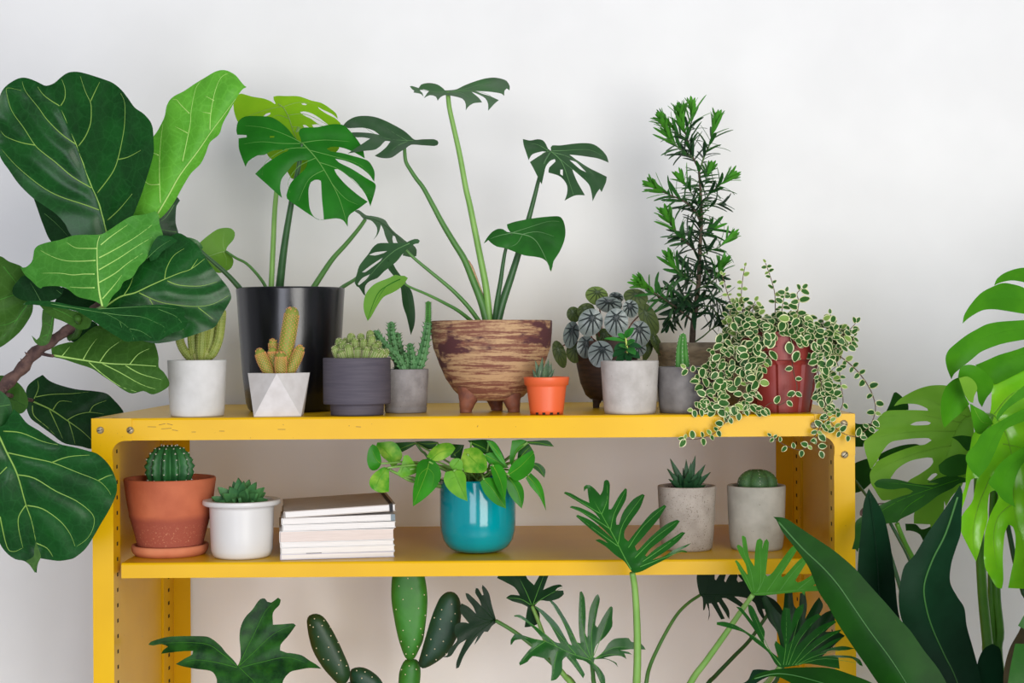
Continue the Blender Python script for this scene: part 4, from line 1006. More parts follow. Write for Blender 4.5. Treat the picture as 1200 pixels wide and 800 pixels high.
# ------------------------------------------------------------ podocarpus in its stone pot
PDY = .21
t, s, k = pot('potted_podocarpus', 'slender upright plum-pine tree with narrow whorled leaves in a weathered stone pot', 'potted plant', 826, [(57, 403), (57.4, 405), (57, 414), (55, 416), (54, 430), (49, 462), (46, 478)], PDY, 'beige', soil=.006, wall=.006)
lf('pod_d', 'plum_pine_leaf', (40, 76, 44), (32, 60, 36), .4, .08, (70, 110, 60))
lf('pod_m', 'plum_pine_green_leaf', (54, 112, 46), (44, 94, 38), .4, .1, (90, 150, 60))
lf('pod_b', 'plum_pine_new_leaf', (84, 158, 48), (66, 136, 42), .4, .15, (140, 200, 60))
M['twig'] = mk('plum_pine_bark', (96, 80, 66), (70, 60, 48), .9, 120, bump=.8, bs=300)
M['twig_g'] = mk('green_twig', (84, 112, 62), None, .7)
random.seed(21)
TR = [P(811,408,PDY), P(812,385,PDY), P(816,355,PDY), P(819,325,PDY), P(820,295,PDY), P(822,260,PDY), P(821,225,PDY), P(819,198,PDY)]
mb = MB(); mb.tube(TR, [m(4.2), m(4), m(3.4), m(3), m(2.6), m(2.2), m(1.8), m(1.5)], seg=10, fn=lambda a, q: 1+.08*math.sin(a*3+q*40)); mb.build('trunk', M['twig'], t)
def twig(pts, r, young=.3, dens=1.0, Ye=0, L=(24, 33), start=.15, leafk='m', tipn=9, spread=1.0):
    """pts in photo px from the trunk outwards; Ye depth offset of the tip"""
    n = len(pts); W = [P(x, y, PDY+Ye*i/(n-1)) for i, (x, y) in enumerate(pts)]
    mb = MB(); P3, R3 = mb.tube(W, [m(r), m(r*.5)], seg=6, steps=6)
    br = mb.build('branch', M['twig'] if r > 1.4 else M['twig_g'], t)
    ln = [0]
    for a, b in zip(P3, P3[1:]): ln.append(ln[-1]+(b-a).length)
    tot = ln[-1]; fm = MB(); cnt = int(tot/.0026*dens)
    ga = random.uniform(0, 6)
    for j in range(cnt+tipn):
        f = start+(1-start)*min(1, j/max(1, cnt)); d = f*tot; i = 0
        while i < len(ln)-2 and ln[i+1] < d: i += 1
        q = (d-ln[i])/max(1e-9, ln[i+1]-ln[i]); c = P3[i].lerp(P3[i+1], min(1, q)); T = (P3[i+1]-P3[i]).normalized()
        u = T.orthogonal().normalized(); v = T.cross(u); ga += 2.4
        rd = u*math.cos(ga)+v*math.sin(ga)
        tipf = j >= cnt
        op = random.uniform(.2, .75) if tipf or f > 1-young else random.uniform(.6, 1.15)
        if f < .5 and leafk != 'b': op = random.uniform(.9, 1.6)
        dr = T*math.cos(op*spread)+rd*math.sin(op*spread)
        if c.y + dr.y*.026 > .395: dr.y = -abs(dr.y)
        l_ = m(random.uniform(*L))*(.85 if tipf else 1)*(1-.2*(f > .85))
        mi = (2 if (tipf or f > 1-young) and leafk in 'mb' else (1 if f > .35 and leafk != 'd' else 0))
        blade(fm, c, dr, T*.9-rd*.5+Vector((0, -.3, .2)), l_, m(random.uniform(1.9, 2.7)), bend=random.uniform(.1, .8) if mi < 2 else random.uniform(-.1, .3), fold=.1, prof=PR_LIN, mi=mi, th=.0004)
    fm.build('foliage', [M['pod_d'], M['pod_m'], M['pod_b']], br)
twig([(819,198),(812,184),(806,165),(801,148),(798,136)], 1.5, .35, 1.2, -.01, leafk='b', tipn=14)
twig([(820,200),(825,184),(832,168),(836,155),(839,144)], 1.4, .3, 1.0, .01, leafk='b', tipn=10)
twig([(816,190),(806,180),(795,173),(786,163),(781,152)], 1.2, .4, 1.1, -.02, leafk='b', tipn=12)
twig([(808,170),(798,160),(788,150),(780,143)], 1.0, .5, 1.0, .0, leafk='b', tipn=9)
twig([(805,160),(808,150),(811,140),(811,130)], 1.0, .6, 1.0, .01, leafk='b', tipn=8)
twig([(822,262),(812,244),(798,234),(784,228),(768,220)], 1.6, .25, 1.0, -.02, leafk='b', tipn=10)
twig([(821,248),(815,235),(808,222),(802,214)], 1.0, .2, .9, .01)
twig([(822,240),(831,228),(842,218),(852,210)], 1.3, .25, 1.0, .01, leafk='b', tipn=10)
twig([(820,228),(826,216),(830,204)], .9, .2, 1.0, 0)
twig([(820,302),(811,290),(800,280),(790,268),(783,256)], 1.6, .3, 1.1, -.02, leafk='b', tipn=12)
twig([(821,300),(830,294),(842,290),(851,282)], 1.3, .25, .8, .0, leafk='b', tipn=8)
twig([(818,335),(806,326),(795,318),(787,306)], 1.4, .3, 1.0, -.02, leafk='b', tipn=9)
twig([(818,338),(828,334),(838,326),(844,314)], 1.4, .3, 1.0, -.02, leafk='b', tipn=12)
twig([(814,378),(800,366),(784,354),(768,344),(754,334)], 1.8, .22, .9, -.05, leafk='b', tipn=14, start=.2)
twig([(815,370),(805,362),(796,360),(788,366),(784,376)], 1.3, .0, 1.0, -.01, leafk='d', tipn=5)
twig([(816,360),(806,350),(796,345),(788,340)], 1.3, .0, 1.1, .02, leafk='d', tipn=5)
twig([(817,350),(828,346),(838,350),(846,358)], 1.3, .0, 1.1, .01, leafk='d', tipn=5)
twig([(816,365),(826,358),(836,362),(842,374)], 1.2, .0, 1.1, -.01, leafk='d', tipn=4)
twig([(812,402),(824,394),(836,384),(850,378),(862,364)], 1.2, .0, .5, -.01, leafk='d', tipn=3, start=.4)
twig([(815,372),(812,362),(806,352),(800,352)], 1.0, .0, 1.2, -.03, leafk='d', tipn=4)
twig([(818,330),(812,320),(806,315),(800,318)], 1.0, .0, 1.2, .02, leafk='d', tipn=4)
twig([(818,325),(826,318),(834,316),(840,322)], 1.0, .0, 1.0, .02, leafk='d', tipn=4)
twig([(820,285),(812,276),(806,272),(800,276)], .9, .0, 1.1, .02, leafk='d', tipn=4)
twig([(821,280),(828,272),(836,268)], .9, .0, .9, .02, leafk='m', tipn=4)
twig([(821,255),(828,246),(836,240),(846,238)], .9, .0, .7, .0, leafk='d', tipn=3)
fm = MB(); random.seed(5)
for i in range(95):    # leaves straight off the upper trunk
    y = random.uniform(200, 352); x = 819+random.uniform(-1, 1); a = random.uniform(0, 2*pi)
    d = Vector((math.cos(a), -abs(math.sin(a))*.7, random.uniform(-.1, .7)))
    blade(fm, P(x, y, PDY), d, (0, -.5, 1), m(random.uniform(18, 27)), m(2.2), bend=random.uniform(.2, .8), prof=PR_LIN, mi=0 if y > 260 else 1)
fm.build('foliage', [M['pod_d'], M['pod_m']], t)

# ------------------------------------------------------------ variegated creeping fig in a brick-red pot
RY = .058
t, s, k = pot('potted_creeping_fig', 'brick-red faceted pot of cream-edged creeping fig spilling over the right end of the top board', 'potted plant', 915, [(50, 392), (50, 394), (48, 424), (44, 425), (43, 430), (38, 465), (34.5, 485)], RY, 'red', soil=.006, wall=.003, seg=80, smooth=False, fn=lambda a, j, z: 1-(.07*((a*8/2/pi+.35) % 1.0) if z < ZT+.0595 else 0))
CG = t; z0 = s.z
lf('cf_g', 'creeping_fig_green', (58, 106, 44), (40, 84, 34), .45, .12, (110, 160, 70))
lf('cf_y', 'creeping_fig_lime', (138, 168, 84), (112, 150, 66), .45, .15, (160, 190, 90))
M['cf_c'] = mk('cream_margin', (222, 220, 176), (196, 204, 140), .5, 60)
M['vine'] = mk('thin_brown_stem', (92, 66, 50), None, .8)
random.seed(99)
def cleaf(mb, p, size=5.2, lime=0, face=None, dirn=None):
    d = dirn or Vector((random.uniform(-1, 1), random.uniform(-.6, .1), random.uniform(-1, .5)))
    n = face or Vector((random.uniform(-.5, .6), -1, random.uniform(-.2, .9)))
    L = m(size*random.uniform(.8, 1.25))*1.9
    mi = 2 if random.random() < lime else 0
    blade(mb, p, d, n, L, L*.36, bend=random.uniform(-.2, .7), fold=random.uniform(0, .35), mi=mi, rim=1, th=.0004)
CM = [M['cf_g'], M['cf_c'], M['cf_y'], M['vine']]
def vine(pts, Ys, n=None, size=5, lime=.1, r=.7, gap=5.5):
    N = len(pts)
    if not isinstance(Ys, (list, tuple)): Ys = [Ys]*N
    if len(Ys) == 2: Ys = [Ys[0]+(Ys[1]-Ys[0])*i/(N-1) for i in range(N)]
    W = [P(x, y, q) for (x, y), q in zip(pts, Ys)]
    mb = MB(); P3, R3 = mb.tube(W, [m(r), m(r*.6)], seg=5, steps=6)
    v = mb.build('vine', M['vine'], CG); fm = MB(); acc = 0; sd = 1
    for a, b in zip(P3, P3[1:]):
        acc += (b-a).length
        if acc > m(gap):
            acc = 0; sd = -sd; T = (b-a).normalized()
            sidev = T.cross(Vector((0, -1, 0))).normalized()*sd
            dr = sidev + T*random.uniform(-.1, .7)+Vector((0, random.uniform(-.6, .1), random.uniform(-.3, .2)))
            cleaf(fm, b, size, lime, dirn=dr)
            if random.random() < .5: cleaf(fm, b, size*.8, lime, dirn=-sidev+Vector((0, -.5, -.2)))
    cleaf(fm, P3[-1], size*.8, lime, dirn=(P3[-1]-P3[-2]).normalized())
    fm.build('foliage', CM, v)
F0 = -.012
vine([(940,400),(965,408),(985,418),(1002,432),(1015,448),(1023,464),(1026,480),(1020,498),(1010,507)], [.05,.04,.03,.02,.01,.0,-.005,-.01,-.015], gap=9, size=5, r=.8)
vine([(950,400),(972,412),(982,428),(985,448),(988,470),(984,482)], [.05,.03,.015,.01,.0,-.008], gap=9, size=4.6)
vine([(890,398),(868,402),(850,410),(835,424),(824,438),(812,436),(804,431)], [.05,.035,.03,.02,.01,.0,.0], gap=6)
vine([(885,400),(865,418),(848,440),(838,462),(826,477),(812,480)], [.04,.02,.01,.0,.0,-.005], gap=6, size=5.6)
vine([(895,402),(880,432),(872,458),(862,476),(850,494),(836,508),(818,514),(803,514)], [.03,.0,-.005,-.008,-.012,-.014,-.016,-.016], gap=9)
vine([(905,402),(893,430),(888,455),(880,472),(868,482),(852,484)], [.03,.0,-.005,-.008,-.01,-.01], gap=6, size=5.6)
vine([(925,402),(930,436),(934,455),(926,466),(914,474),(903,472),(893,480)], [.03,-.005,-.01,-.01,-.012,-.012,-.012], gap=14)
vine([(948,402),(955,425),(962,448),(966,470),(970,488),(980,502),(994,510),(1008,512)], [.03,.01,.0,-.008,-.012,-.014,-.016,-.018], gap=8)
vine([(952,404),(964,430),(970,455),(972,480),(964,500),(957,515),(961,528)], [.03,.01,-.002,-.008,-.014,-.016,-.016], gap=7, size=5.4)
vine([(966,488),(958,505),(950,518),(940,527),(926,524),(914,518),(904,511)], [-.012,-.016,-.017,-.017,-.016,-.015,-.014], gap=8, size=4.4)
vine([(940,398),(958,398),(972,394),(974,380),(973,368)], [.05,.04,.04,.04,.04], gap=5, size=4.4)
vine([(945,400),(970,400),(988,392),(998,384),(1003,378)], [.05,.03,.02,.02,.02], gap=5, size=4.6)
vine([(945,402),(975,408),(992,406),(1001,394)], [.05,.02,.01,.01], gap=5, size=4.6)
vine([(905,398),(908,372),(908,345),(903,325),(897,308)], .06, gap=6, size=4, lime=.4)
vine([(918,398),(916,370),(918,352),(921,342)], .05, gap=5, size=4.6, lime=.2)
vine([(925,398),(932,375),(936,355),(934,344),(940,338)], .05, gap=6.5, size=6.4, lime=.0)
vine([(890,398),(876,380),(869,355),(870,330),(873,312)], .07, gap=6, size=3.8, lime=.9)
vine([(885,398),(865,378),(855,352),(850,335),(846,322)], .07, gap=6, size=3.8, lime=.9)
vine([(892,398),(884,378),(882,362),(885,353)], .06, gap=4.5, size=4.4, lime=.5)
vine([(886,398),(866,385),(856,370),(858,355)], .06, gap=4.5, size=4.4, lime=.6)
mound = MB(); random.seed(12)
def clump(cx, cy, rx, ry, n, Y0, Y1, size, lime):
    mb = MB()
    for i in range(n):
        a = random.uniform(0, 2*pi); r = math.sqrt(random.random())
        x = cx+rx*r*math.cos(a); y = cy+ry*r*math.sin(a); yy = random.uniform(Y0, Y1)
        p = P(x, y, yy)
        if p.z < ZT+.004 and yy > -.006: p.y = -.012
        # a short twig joins every leaf to the plant
        q = P(cx+(x-cx)*.3, min(cy+ry*.3, y+8), (Y0+Y1)/2+.006)
        mb.tube([q, p], [m(.4), m(.3)], seg=4, mi=3, steps=1, caps=False)
        cleaf(mb, p, size, lime)
    mb.build('foliage', CM, CG)
clump(872, 372, 24, 26, 80, .03, .09, 4.6, .4)
clump(880, 392, 36, 22, 80, .0, .08, 5.6, .15)
clump(922, 384, 32, 22, 80, .02, .09, 5.6, .1)
clump(925, 400, 32, 14, 34, -.006, .03, 7.0, .0)
clump(965, 396, 28, 22, 70, .0, .07, 5.6, .1)
clump(985, 392, 16, 14, 22, .0, .05, 5.2, .1)
clump(912, 384, 46, 14, 60, -.01, .03, 6.2, .1)
clump(946, 396, 30, 12, 30, -.012, .02, 6.0, .05)
clump(884, 410, 20, 14, 26, -.012, .01, 6.6, .0)
clump(858, 416, 24, 22, 44, -.004, .03, 6.0, .05)
clump(838, 440, 22, 22, 34, -.006, .015, 6.2, .0)
clump(880, 440, 14, 22, 22, -.012, .0, 6.2, .0)
clump(967, 430, 14, 28, 40, -.004, .02, 5.8, .0)
clump(970, 462, 10, 18, 24, -.014, .0, 5.8, .0)
clump(870, 478, 26, 6, 16, -.014, -.004, 5.4, .0)
clump(836, 470, 18, 12, 16, -.01, .005, 6, .0)
# ------------------------------------------------------------ middle board
TY = .078
k = (D0+TY)/F; c = P(199.5, 640, TY); zb = ZM+.0003
t = thing('plant_saucer', 'round pale terracotta saucer under the terracotta cactus pot', 'saucer', (c.x, TY, zb))
R = 44.5*k; mb = MB()
mb.lathe([(0, zb+.0035), (R*.84, zb+.0035), (R*.9, zb+.011), (R*.93, zb+.0125), (R*.985, zb+.0122), (R, zb+.010), (R*.985, zb+.005), (R*.9, zb), (0, zb)], (c.x, TY), 56)
mb.build('dish', M['terra_lt'], t)
t, s, k = pot('potted_cactus', 'terracotta pot with a round ribbed spiny cactus, at the left end of the middle board', 'potted plant', 199.5, [(52.6, 561), (52.8, 564), (50.5, 582), (47.5, 600), (46.8, 606), (46, 607), (38, 638), (36, 645), (35, 646.5)], TY, 'terra', 'mid', soil=.007, wall=.0055, base=ZM+.0040)
mb = MB()
def globe(parent, c, R, H, ribs, depth, mats, dots=8, spine=.004, dot=.0008, name='body', sharp=1.0, dip=.1, wob=0):
    mb = MB(); prof = []; n = 22
    for i in range(n+1):
        a = pi*(i/n)*.93; r = R*math.sin(a) if i else 0
        z = c.z+H*.42+H*.58*math.cos(a) - dip*H*math.exp(-(r/(R*.22))**2)
        prof.append((r, z))
    prof.append((0, prof[-1][1]))
    f = lambda a, j, z: 1-depth*(1-abs(math.cos(a*ribs/2))**sharp)+wob*math.sin(z*900)*abs(math.cos(a*ribs/2))
    mb.lathe(prof, (c.x, c.y), ribs*10, 0, f)
    if dots:
        for k_ in range(ribs):
            a = 2*pi*k_/ribs
            if -math.cos(a) > .3: continue
            for j in range(dots):
                q = pi*(.06+.72*(j+.5)/dots)
                r = R*math.sin(q); z = c.z+H*.42+H*.58*math.cos(q)- dip*H*math.exp(-(r/(R*.22))**2)
                p = Vector((c.x+r*math.sin(a), c.y-r*math.cos(a), z))
                mb.ball(p, dot, 1, 6, 4)
                if spine:
                    o = (p-Vector((c.x, c.y, c.z+H*.4))).normalized()
                    for u in range(5): mb.cone(p, o+Vector((random.uniform(-.9,.9), random.uniform(-.4,.3), random.uniform(-.9,.9))), spine*random.uniform(.5, 1), dot*.22, 1, 3)
    return mb.build(name, mats, parent)
globe(t, Vector((s.x-.0005, TY, s.z-.004)), 28.6*k, 50*k, 12, .3, [M['cac_dk'], M['sp_white']], dots=8, spine=.0032, dot=.001, sharp=1.1, dip=.06, wob=.06)

# white pot with the rosette succulent
t, s, k = pot('potted_succulent', 'white ceramic pot with flared rim and green rosette succulent, beside the books', 'potted plant', 283.5, [(45, 590), (45.2, 592), (45, 594.6), (43, 596), (37.6, 597), (37.2, 600), (36.4, 630), (35.6, 648), (33.5, 654), (31, 656.5)], .052, 'w_glaze', 'mid', soil=.005, wall=.009)
lf('suc', 'rosette_leaf', (82, 134, 76), (54, 102, 60), .4, .03, (90, 130, 80), ns=60)
T0 = P(283, 596, .05)
for (tx, ty, w_, dy) in [(280,563,5,.0),(286,566,4.4,-.004),(300,568,4.6,.0),(270,572,5.2,-.004),(309,574,4.4,-.004),(258,574,5,.004),(262,580,5.2,-.01),(302,580,5,-.012),(290,574,5.4,-.014),(251,585,4.4,.0),(256,590,4.4,-.014),(312,587,4.6,-.008),(284,584,5.8,-.022),(272,586,5,-.02),(298,589,4.6,-.02),(309,580,4,.008),(275,568,4.4,.012),(292,566,4.4,.012),(267,592,4.6,-.024)]:
    mb = MB(); b_ = P(tx, ty, .05+dy); a = T0+(b_-T0)*.06
    blade(mb, a, b_-a, Vector((0, -.9, .5))-(b_-a).normalized()*.3, (b_-a).length*1.12, m(w_)*1.25, bend=-.25, fold=.28, prof=[(0,.3),(.2,.62),(.5,1),(.72,.9),(.88,.5),(1,.03)], th=.0034)
    mb.build('leaf', M['suc'], t)

# books
M['paper'] = mk('book_pages', (238, 234, 230), (222, 217, 212), .8, 240, (.15, .15, 16), bump=.25, bs=400)
M['paper2'] = mk('pinkish_pages', (228, 214, 206), (214, 199, 190), .8, 240, (.15, .15, 16), bump=.25, bs=400)
M['cov_g'] = mk('greige_cover', (200, 190, 182), (192, 182, 174), .6, 60)  # greige lightened to carry the wall's grazing reflection in its base colour
M['cov_w'] = mk('white_cover', (236, 233, 230), None, .5)
M['cov_l'] = mk('lilac_grey_cover', (204, 200, 214), None, .5)
M['elastic'] = mk('black_elastic', (30, 28, 30), None, .7)
M['bluegrey'] = mk('bluegrey_spine', (120, 134, 140), None, .6)
bx0, bx1 = P(330, 640, .03).x-.0125, P(463, 640, .03).x-.0125
layers = [(.0000, .0066, 0, 9, 0, 0, 'cov_l', 'paper', 'thin white book with a lilac cover, lowest of the stack'), (.0068, .0070, .1, 9.4, 0, -.5, 'cov_w', 'paper', 'white paperback with a tiny dark mark, second from the bottom of the stack'), (.0140, .0060, .15, 8.2, .001, -1, 'cov_w', 'paper', 'slim white book under the pinkish-paged one'),
          (.0202, .0132, .2, 9.2, -.001, 1, 'cov_w', 'paper2', 'thickest book of the stack with pinkish pages'), (.0336, .0074, .5, 9.8, .0015, .0, 'cov_w', 'paper', 'white book in the middle of the stack, above the pinkish one'), (.0412, .0074, .9, 8.6, .002, .6, 'cov_w', 'paper', 'white book with a blue-grey corner, just under the top notebook')]
Bo = None
for i, (z, h, tilt, rz, dx, sh, cv, pg, lb) in enumerate(layers):
    x0, x1 = bx0+dx, bx1+dx*.5; y0, y1 = .026+abs(dx), .180
    c = Vector(((x0+x1)/2, (y0+y1)/2, ZM+.0004+z))
    t = thing('book', lb, 'book', c, 'books stacked on the middle board')
    RM = Matrix.Rotation(math.radians(-tilt), 3, 'Y') @ Matrix.Rotation(math.radians(rz), 3, 'Z')
    lift = math.sin(math.radians(tilt))*(x1-x0)/2
    og = c.copy(); off = Vector((0, 0, lift))
    def bx(mb, *a, **kw):
        n0 = len(mb.v); mb.box(*a, rot=RM, org=og, **kw)
        mb.v[n0:] = [(v[0], v[1], v[2]+lift) for v in mb.v[n0:]]
    zz = c.z
    mb = MB(); bx(mb, x0+.001, x1-.001, y0+.0008, y1-.001, zz+.0006, zz+h-.0006, bev=.0004); mb.build('pages', M[pg], t)
    mb = MB(); bx(mb, x0, x1, y0, y1, zz, zz+.0006); bx(mb, x0, x1, y0, y1, zz+h-.0006, zz+h); bx(mb, x0, x0+.0006, y0, y1, zz, zz+h)
    mb.build('cover', M[cv], t)
    if i == 5:
        mb = MB(); bx(mb, x1-.0045, x1+.0004, y0-.0003, y0+.012, zz, zz+h); mb.build('corner_tab', M['bluegrey'], t)
    if i == 1:
        mb = MB(); bx(mb, x0+.030, x0+.048, y0-.0004, y0, zz+.0002, zz+.0006); mb.build('mark', M['elastic'], t)
# the notebook on top
z = ZM+.0004+.0500; x0, x1 = bx0+.004, bx1+.0015; y0, y1 = .024, .186
c = Vector(((x0+x1)/2, (y0+y1)/2, z)); t = thing('book', 'greige notebook closed with a black elastic band, on top of the stack of white books', 'book', c, 'books stacked on the middle board')
RM = Matrix.Rotation(math.radians(-2.6), 3, 'Y') @ Matrix.Rotation(math.radians(9.4), 3, 'Z'); lift = math.sin(math.radians(2.6))*(x1-x0)/2-.0015; og = c.copy()
def bx(mb, *a, **kw):
    n0 = len(mb.v); mb.box(*a, rot=RM, org=og, **kw); mb.v[n0:] = [(v[0], v[1], v[2]+lift) for v in mb.v[n0:]]
mb = MB(); bx(mb, x0+.0015, x1-.0015, y0+.001, y1-.0015, z+.0008, z+.0076, bev=.0004); mb.build('pages', M['paper'], t)
mb = MB(); bx(mb, x0, x1, y0, y1, z, z+.0008, bev=.0003); bx(mb, x0, x1, y0, y1, z+.0076, z+.0084, bev=.0003); bx(mb, x0, x0+.0008, y0, y1, z, z+.0084); mb.build('cover', M['cov_g'], t)
mb = MB(); bx(mb, x1-.008, x1-.004, y0-.0005, y1+.0005, z+.0084, z+.0092); bx(mb, x1-.008, x1-.004, y0-.0008, y0, z-.0004, z+.0092); bx(mb, x1-.008, x1-.004, y1, y1+.0008, z, z+.0092); mb.build('elastic_band', M['elastic'], t)

# turquoise pot with pothos
t, s, k = pot('potted_pothos', 'glossy turquoise glazed pot of golden pothos, in the middle of the middle board', 'potted plant', 560, [(43.6, 566), (44, 568), (44.4, 580), (44.4, 612), (43.6, 626), (41, 637), (36, 645), (29, 649.6), (22, 651), (20, 651.5)], .083, 'teal', 'mid', soil=.006, wall=.004, seg=72)
lf('po', 'pothos_leaf', (56, 146, 28), (42, 120, 24), .3, .18, (120, 200, 30), bump=.15)
lf('po_v', 'pothos_marbled_leaf', (66, 148, 30), (150, 192, 66), .3, .2, (160, 210, 70), ns=70, bump=.15, stretch=(1,1,1))
lf('po_d', 'pothos_dark_leaf', (42, 96, 34), (34, 82, 30), .35, .12, (90, 150, 40), bump=.15)
lf('po_l', 'pothos_lime_leaf', (122, 182, 50), (92, 160, 44), .3, .22, (160, 210, 60), ns=50, bump=.15)
Q = lambda p: cr(420, 510, 240, p)
def pl(pts, Yq, mt, mid, sx=0, sy=0, fold=.25, sd=()):
    leaf(t, Q(pts), Yq, M[mt], sx=sx, sy=sy, fold=fold, mid=Q(mid), veins=[Q(v) for v in sd], q=.1, qw=5, vr=.75, vmat=M['po_l'], grid=4, step=3, arch=.0)
    a = P(*Q([mid[0]])[0], Yq); b_ = Vector((s.x+random.uniform(-.012, .012), s.y+random.uniform(-.012,.012), s.z+.0))
    mb = MB(); mb.tube([a, a.lerp(b_, .5)+Vector((0, .004, .012 if a.z < s.z+.03 else .0)), b_], [m(1.1), m(1.3), m(1.7)], seg=7); mb.build('leaf_stem', M['stk_light'], t)
pl([(50,140),(60,80),(82,52),(105,62),(125,100),(135,150),(130,175),(110,200),(80,205),(60,185)], .02, 'po', [(132,165),(105,140),(82,90)], sx=.4)
pl([(105,60),(110,42),(200,36),(240,70),(258,120),(240,155),(200,190),(170,150),(135,120)], .045, 'po_v', [(212,178),(185,120),(130,60)], sx=-.2, sy=.2)
pl([(65,290),(70,250),(100,215),(150,185),(178,200),(180,330),(130,335),(90,320)], .0, 'po_v', [(170,190),(125,250),(100,310)], sx=.3, sy=-.3)
pl([(228,220),(250,180),(265,120),(290,115),(320,150),(360,212),(300,235),(250,248)], .03, 'po_l', [(300,200),(270,180),(250,220)], sx=.3)
pl([(320,416),(320,320),(335,240),(345,170),(380,140),(440,145),(475,190),(485,240),(450,310),(380,375)], .01, 'po', [(415,155),(390,240),(322,410)], sx=-.2, sy=-.35, sd=[[(405,190),(440,230),(430,300)],[(405,190),(360,230),(345,300)]])
pl([(400,125),(430,80),(480,48),(540,45),(568,75),(545,110),(500,140),(450,150)], .02, 'po_v', [(430,140),(480,100),(560,80)], sy=-.4)
pl([(540,50),(620,55),(600,140),(540,130)], .06, 'po_d', [(560,110),(590,90),(610,60)])
pl([(598,150),(620,80),(680,70),(720,90),(750,140),(755,190),(740,215),(680,220),(620,215),(608,180)], .015, 'po_v', [(640,110),(680,150),(745,205)], sx=-.1, sy=-.4)
pl([(530,170),(550,140),(590,135),(612,160),(610,210),(560,205)], .01, 'po_l', [(590,145),(570,170),(545,195)])
pl([(500,250),(510,215),(560,205),(610,210),(630,245),(632,310),(640,386),(580,360),(530,320),(505,280)], .0, 'po_l', [(560,208),(590,280),(636,380)], sx=.2, sy=-.3, sd=[[(575,240),(540,260),(525,300)]])
pl([(712,275),(740,250),(790,250),(840,290),(860,360),(865,429),(800,400),(740,340)], .005, 'po', [(735,258),(790,320),(860,422)], sx=.15, sy=-.3)
pl([(770,180),(820,170),(860,210),(870,280),(860,382),(840,360),(800,280)], -.002, 'po', [(790,178),(830,260),(860,375)], sx=-.3, sy=-.3)
pl([(870,240),(930,260),(965,310),(970,370),(957,429),(900,370),(870,310)], .02, 'po', [(880,245),(930,320),(957,420)], sx=.3, sy=-.2)
pl([(872,225),(900,170),(960,120),(1020,85),(1035,130),(1020,200),(970,250),(920,265)], .0, 'po', [(880,230),(950,180),(1028,100)], sx=.1, sy=.4)
pl([(980,250),(1010,220),(1060,270),(1085,330),(1100,442),(1060,360),(1010,300)], .04, 'po', [(990,235),(1050,310),(1098,430)], sx=.3)
pl([(1025,160),(1060,165),(1095,200),(1090,248),(1050,210),(1010,180)], .06, 'po_d', [(1015,168),(1055,185),(1088,240)])
pl([(215,42),(330,38),(340,50),(300,75),(255,98)], .08, 'po_d', [(335,44),(290,60),(245,80)])
pl([(990,34),(1110,30),(1146,66),(1080,60),(1000,50)], .05, 'po_d', [(995,42),(1060,44),(1140,64)])
pl([(640,30),(740,24),(800,40),(850,120),(870,190),(800,160),(740,110),(680,70)], .03, 'po_d', [(660,40),(760,90),(860,180)], sx=-.2, sy=-.3)
pl([(900,30),(960,24),(1000,40),(930,100),(900,190),(885,140)], .03, 'po', [(990,40),(930,80),(900,180)], sx=.3)
pl([(750,30),(800,40),(830,90),(870,180),(830,150),(780,80)], .01, 'po', [(765,40),(810,95),(866,174)], sx=.3)
pl([(940,60),(1000,50),(1030,100),(960,130),(930,150)], .06, 'po_d', [(945,135),(980,90),(1010,65)])
pl([(740,110),(790,100),(850,150),(880,190),(820,190),(760,160)], .02, 'po', [(745,115),(810,150),(872,188)])
pl([(330,36),(420,32),(470,40),(430,80),(380,70)], .09, 'po_d', [(460,45),(400,50),(345,42)])
stem(t, Q([(180,200),(240,230),(320,270),(480,300)]), .02, .07, (1.6, 2.2), M['stk_light'])
stem(t, Q([(250,235),(320,250),(400,265),(490,300)]), .03, .07, (1.6, 2.2), M['stk_light'])
stem(t, Q([(340,50),(370,90),(400,120),(470,250),(500,310)]), .07, .08, (1.4, 1.8), M['stk'])

# two concrete pots at the right
t, s, k = pot('potted_haworthia', 'speckled concrete pot with a dark spiky rosette, left of the star cactus pot', 'potted plant', 805, [(34, 574), (34.1, 577), (32.4, 612), (30.6, 636), (29.4, 645), (28, 648)], .094, 'cement2', 'mid', soil=.004, wall=.0045)
lf('haw', 'spiky_leaf', (44, 84, 50), (34, 68, 42), .4, .03, (60, 90, 50), ns=80)
U = lambda x, y: (760+x*.15, 530+y*.15)
H0 = P(*U(300, 320), .092)
for (x, y, w_, dy) in [(165,50,3.4,.006),(142,128,3,.0),(153,208,3.2,-.006),(292,55,3,.01),(268,125,2.6,.012),(330,78,3,.006),(366,22,3.4,.008),(445,95,3.4,.004),(395,140,3,-.002),(487,155,3.2,-.002),(450,255,3.4,-.012),(310,140,4,-.008),(230,170,3.6,-.006),(205,255,3.4,-.014),(280,200,4,-.016),(350,210,4,-.016),(400,290,3,-.02),(420,180,3,-.01)]:
    mb = MB(); b_ = P(*U(x, y), .092+dy); a = H0+(b_-H0)*.05
    blade(mb, a, b_-a, Vector((0, -1, .4)), (b_-a).length, m(w_)*1.35, bend=-.15, fold=.35, prof=PR_LANCE, th=.003); mb.build('leaf', M['haw'], t)
t, s, k = pot('potted_cactus', 'smooth concrete pot with a low rounded star cactus, right of the two concrete pots', 'potted plant', 886.5, [(34, 572.5), (34.1, 576), (33, 610), (31.6, 634), (30.4, 643), (29, 646.5)], .094, 'cement3', 'mid', soil=.004, wall=.005)
globe(t, Vector((s.x+.001, .094, s.z-.006)), 24*k, 29*k, 5, .2, [M['cac_as'], M['sp_white']], dots=9, spine=0, dot=.0004, sharp=.7, dip=.16)
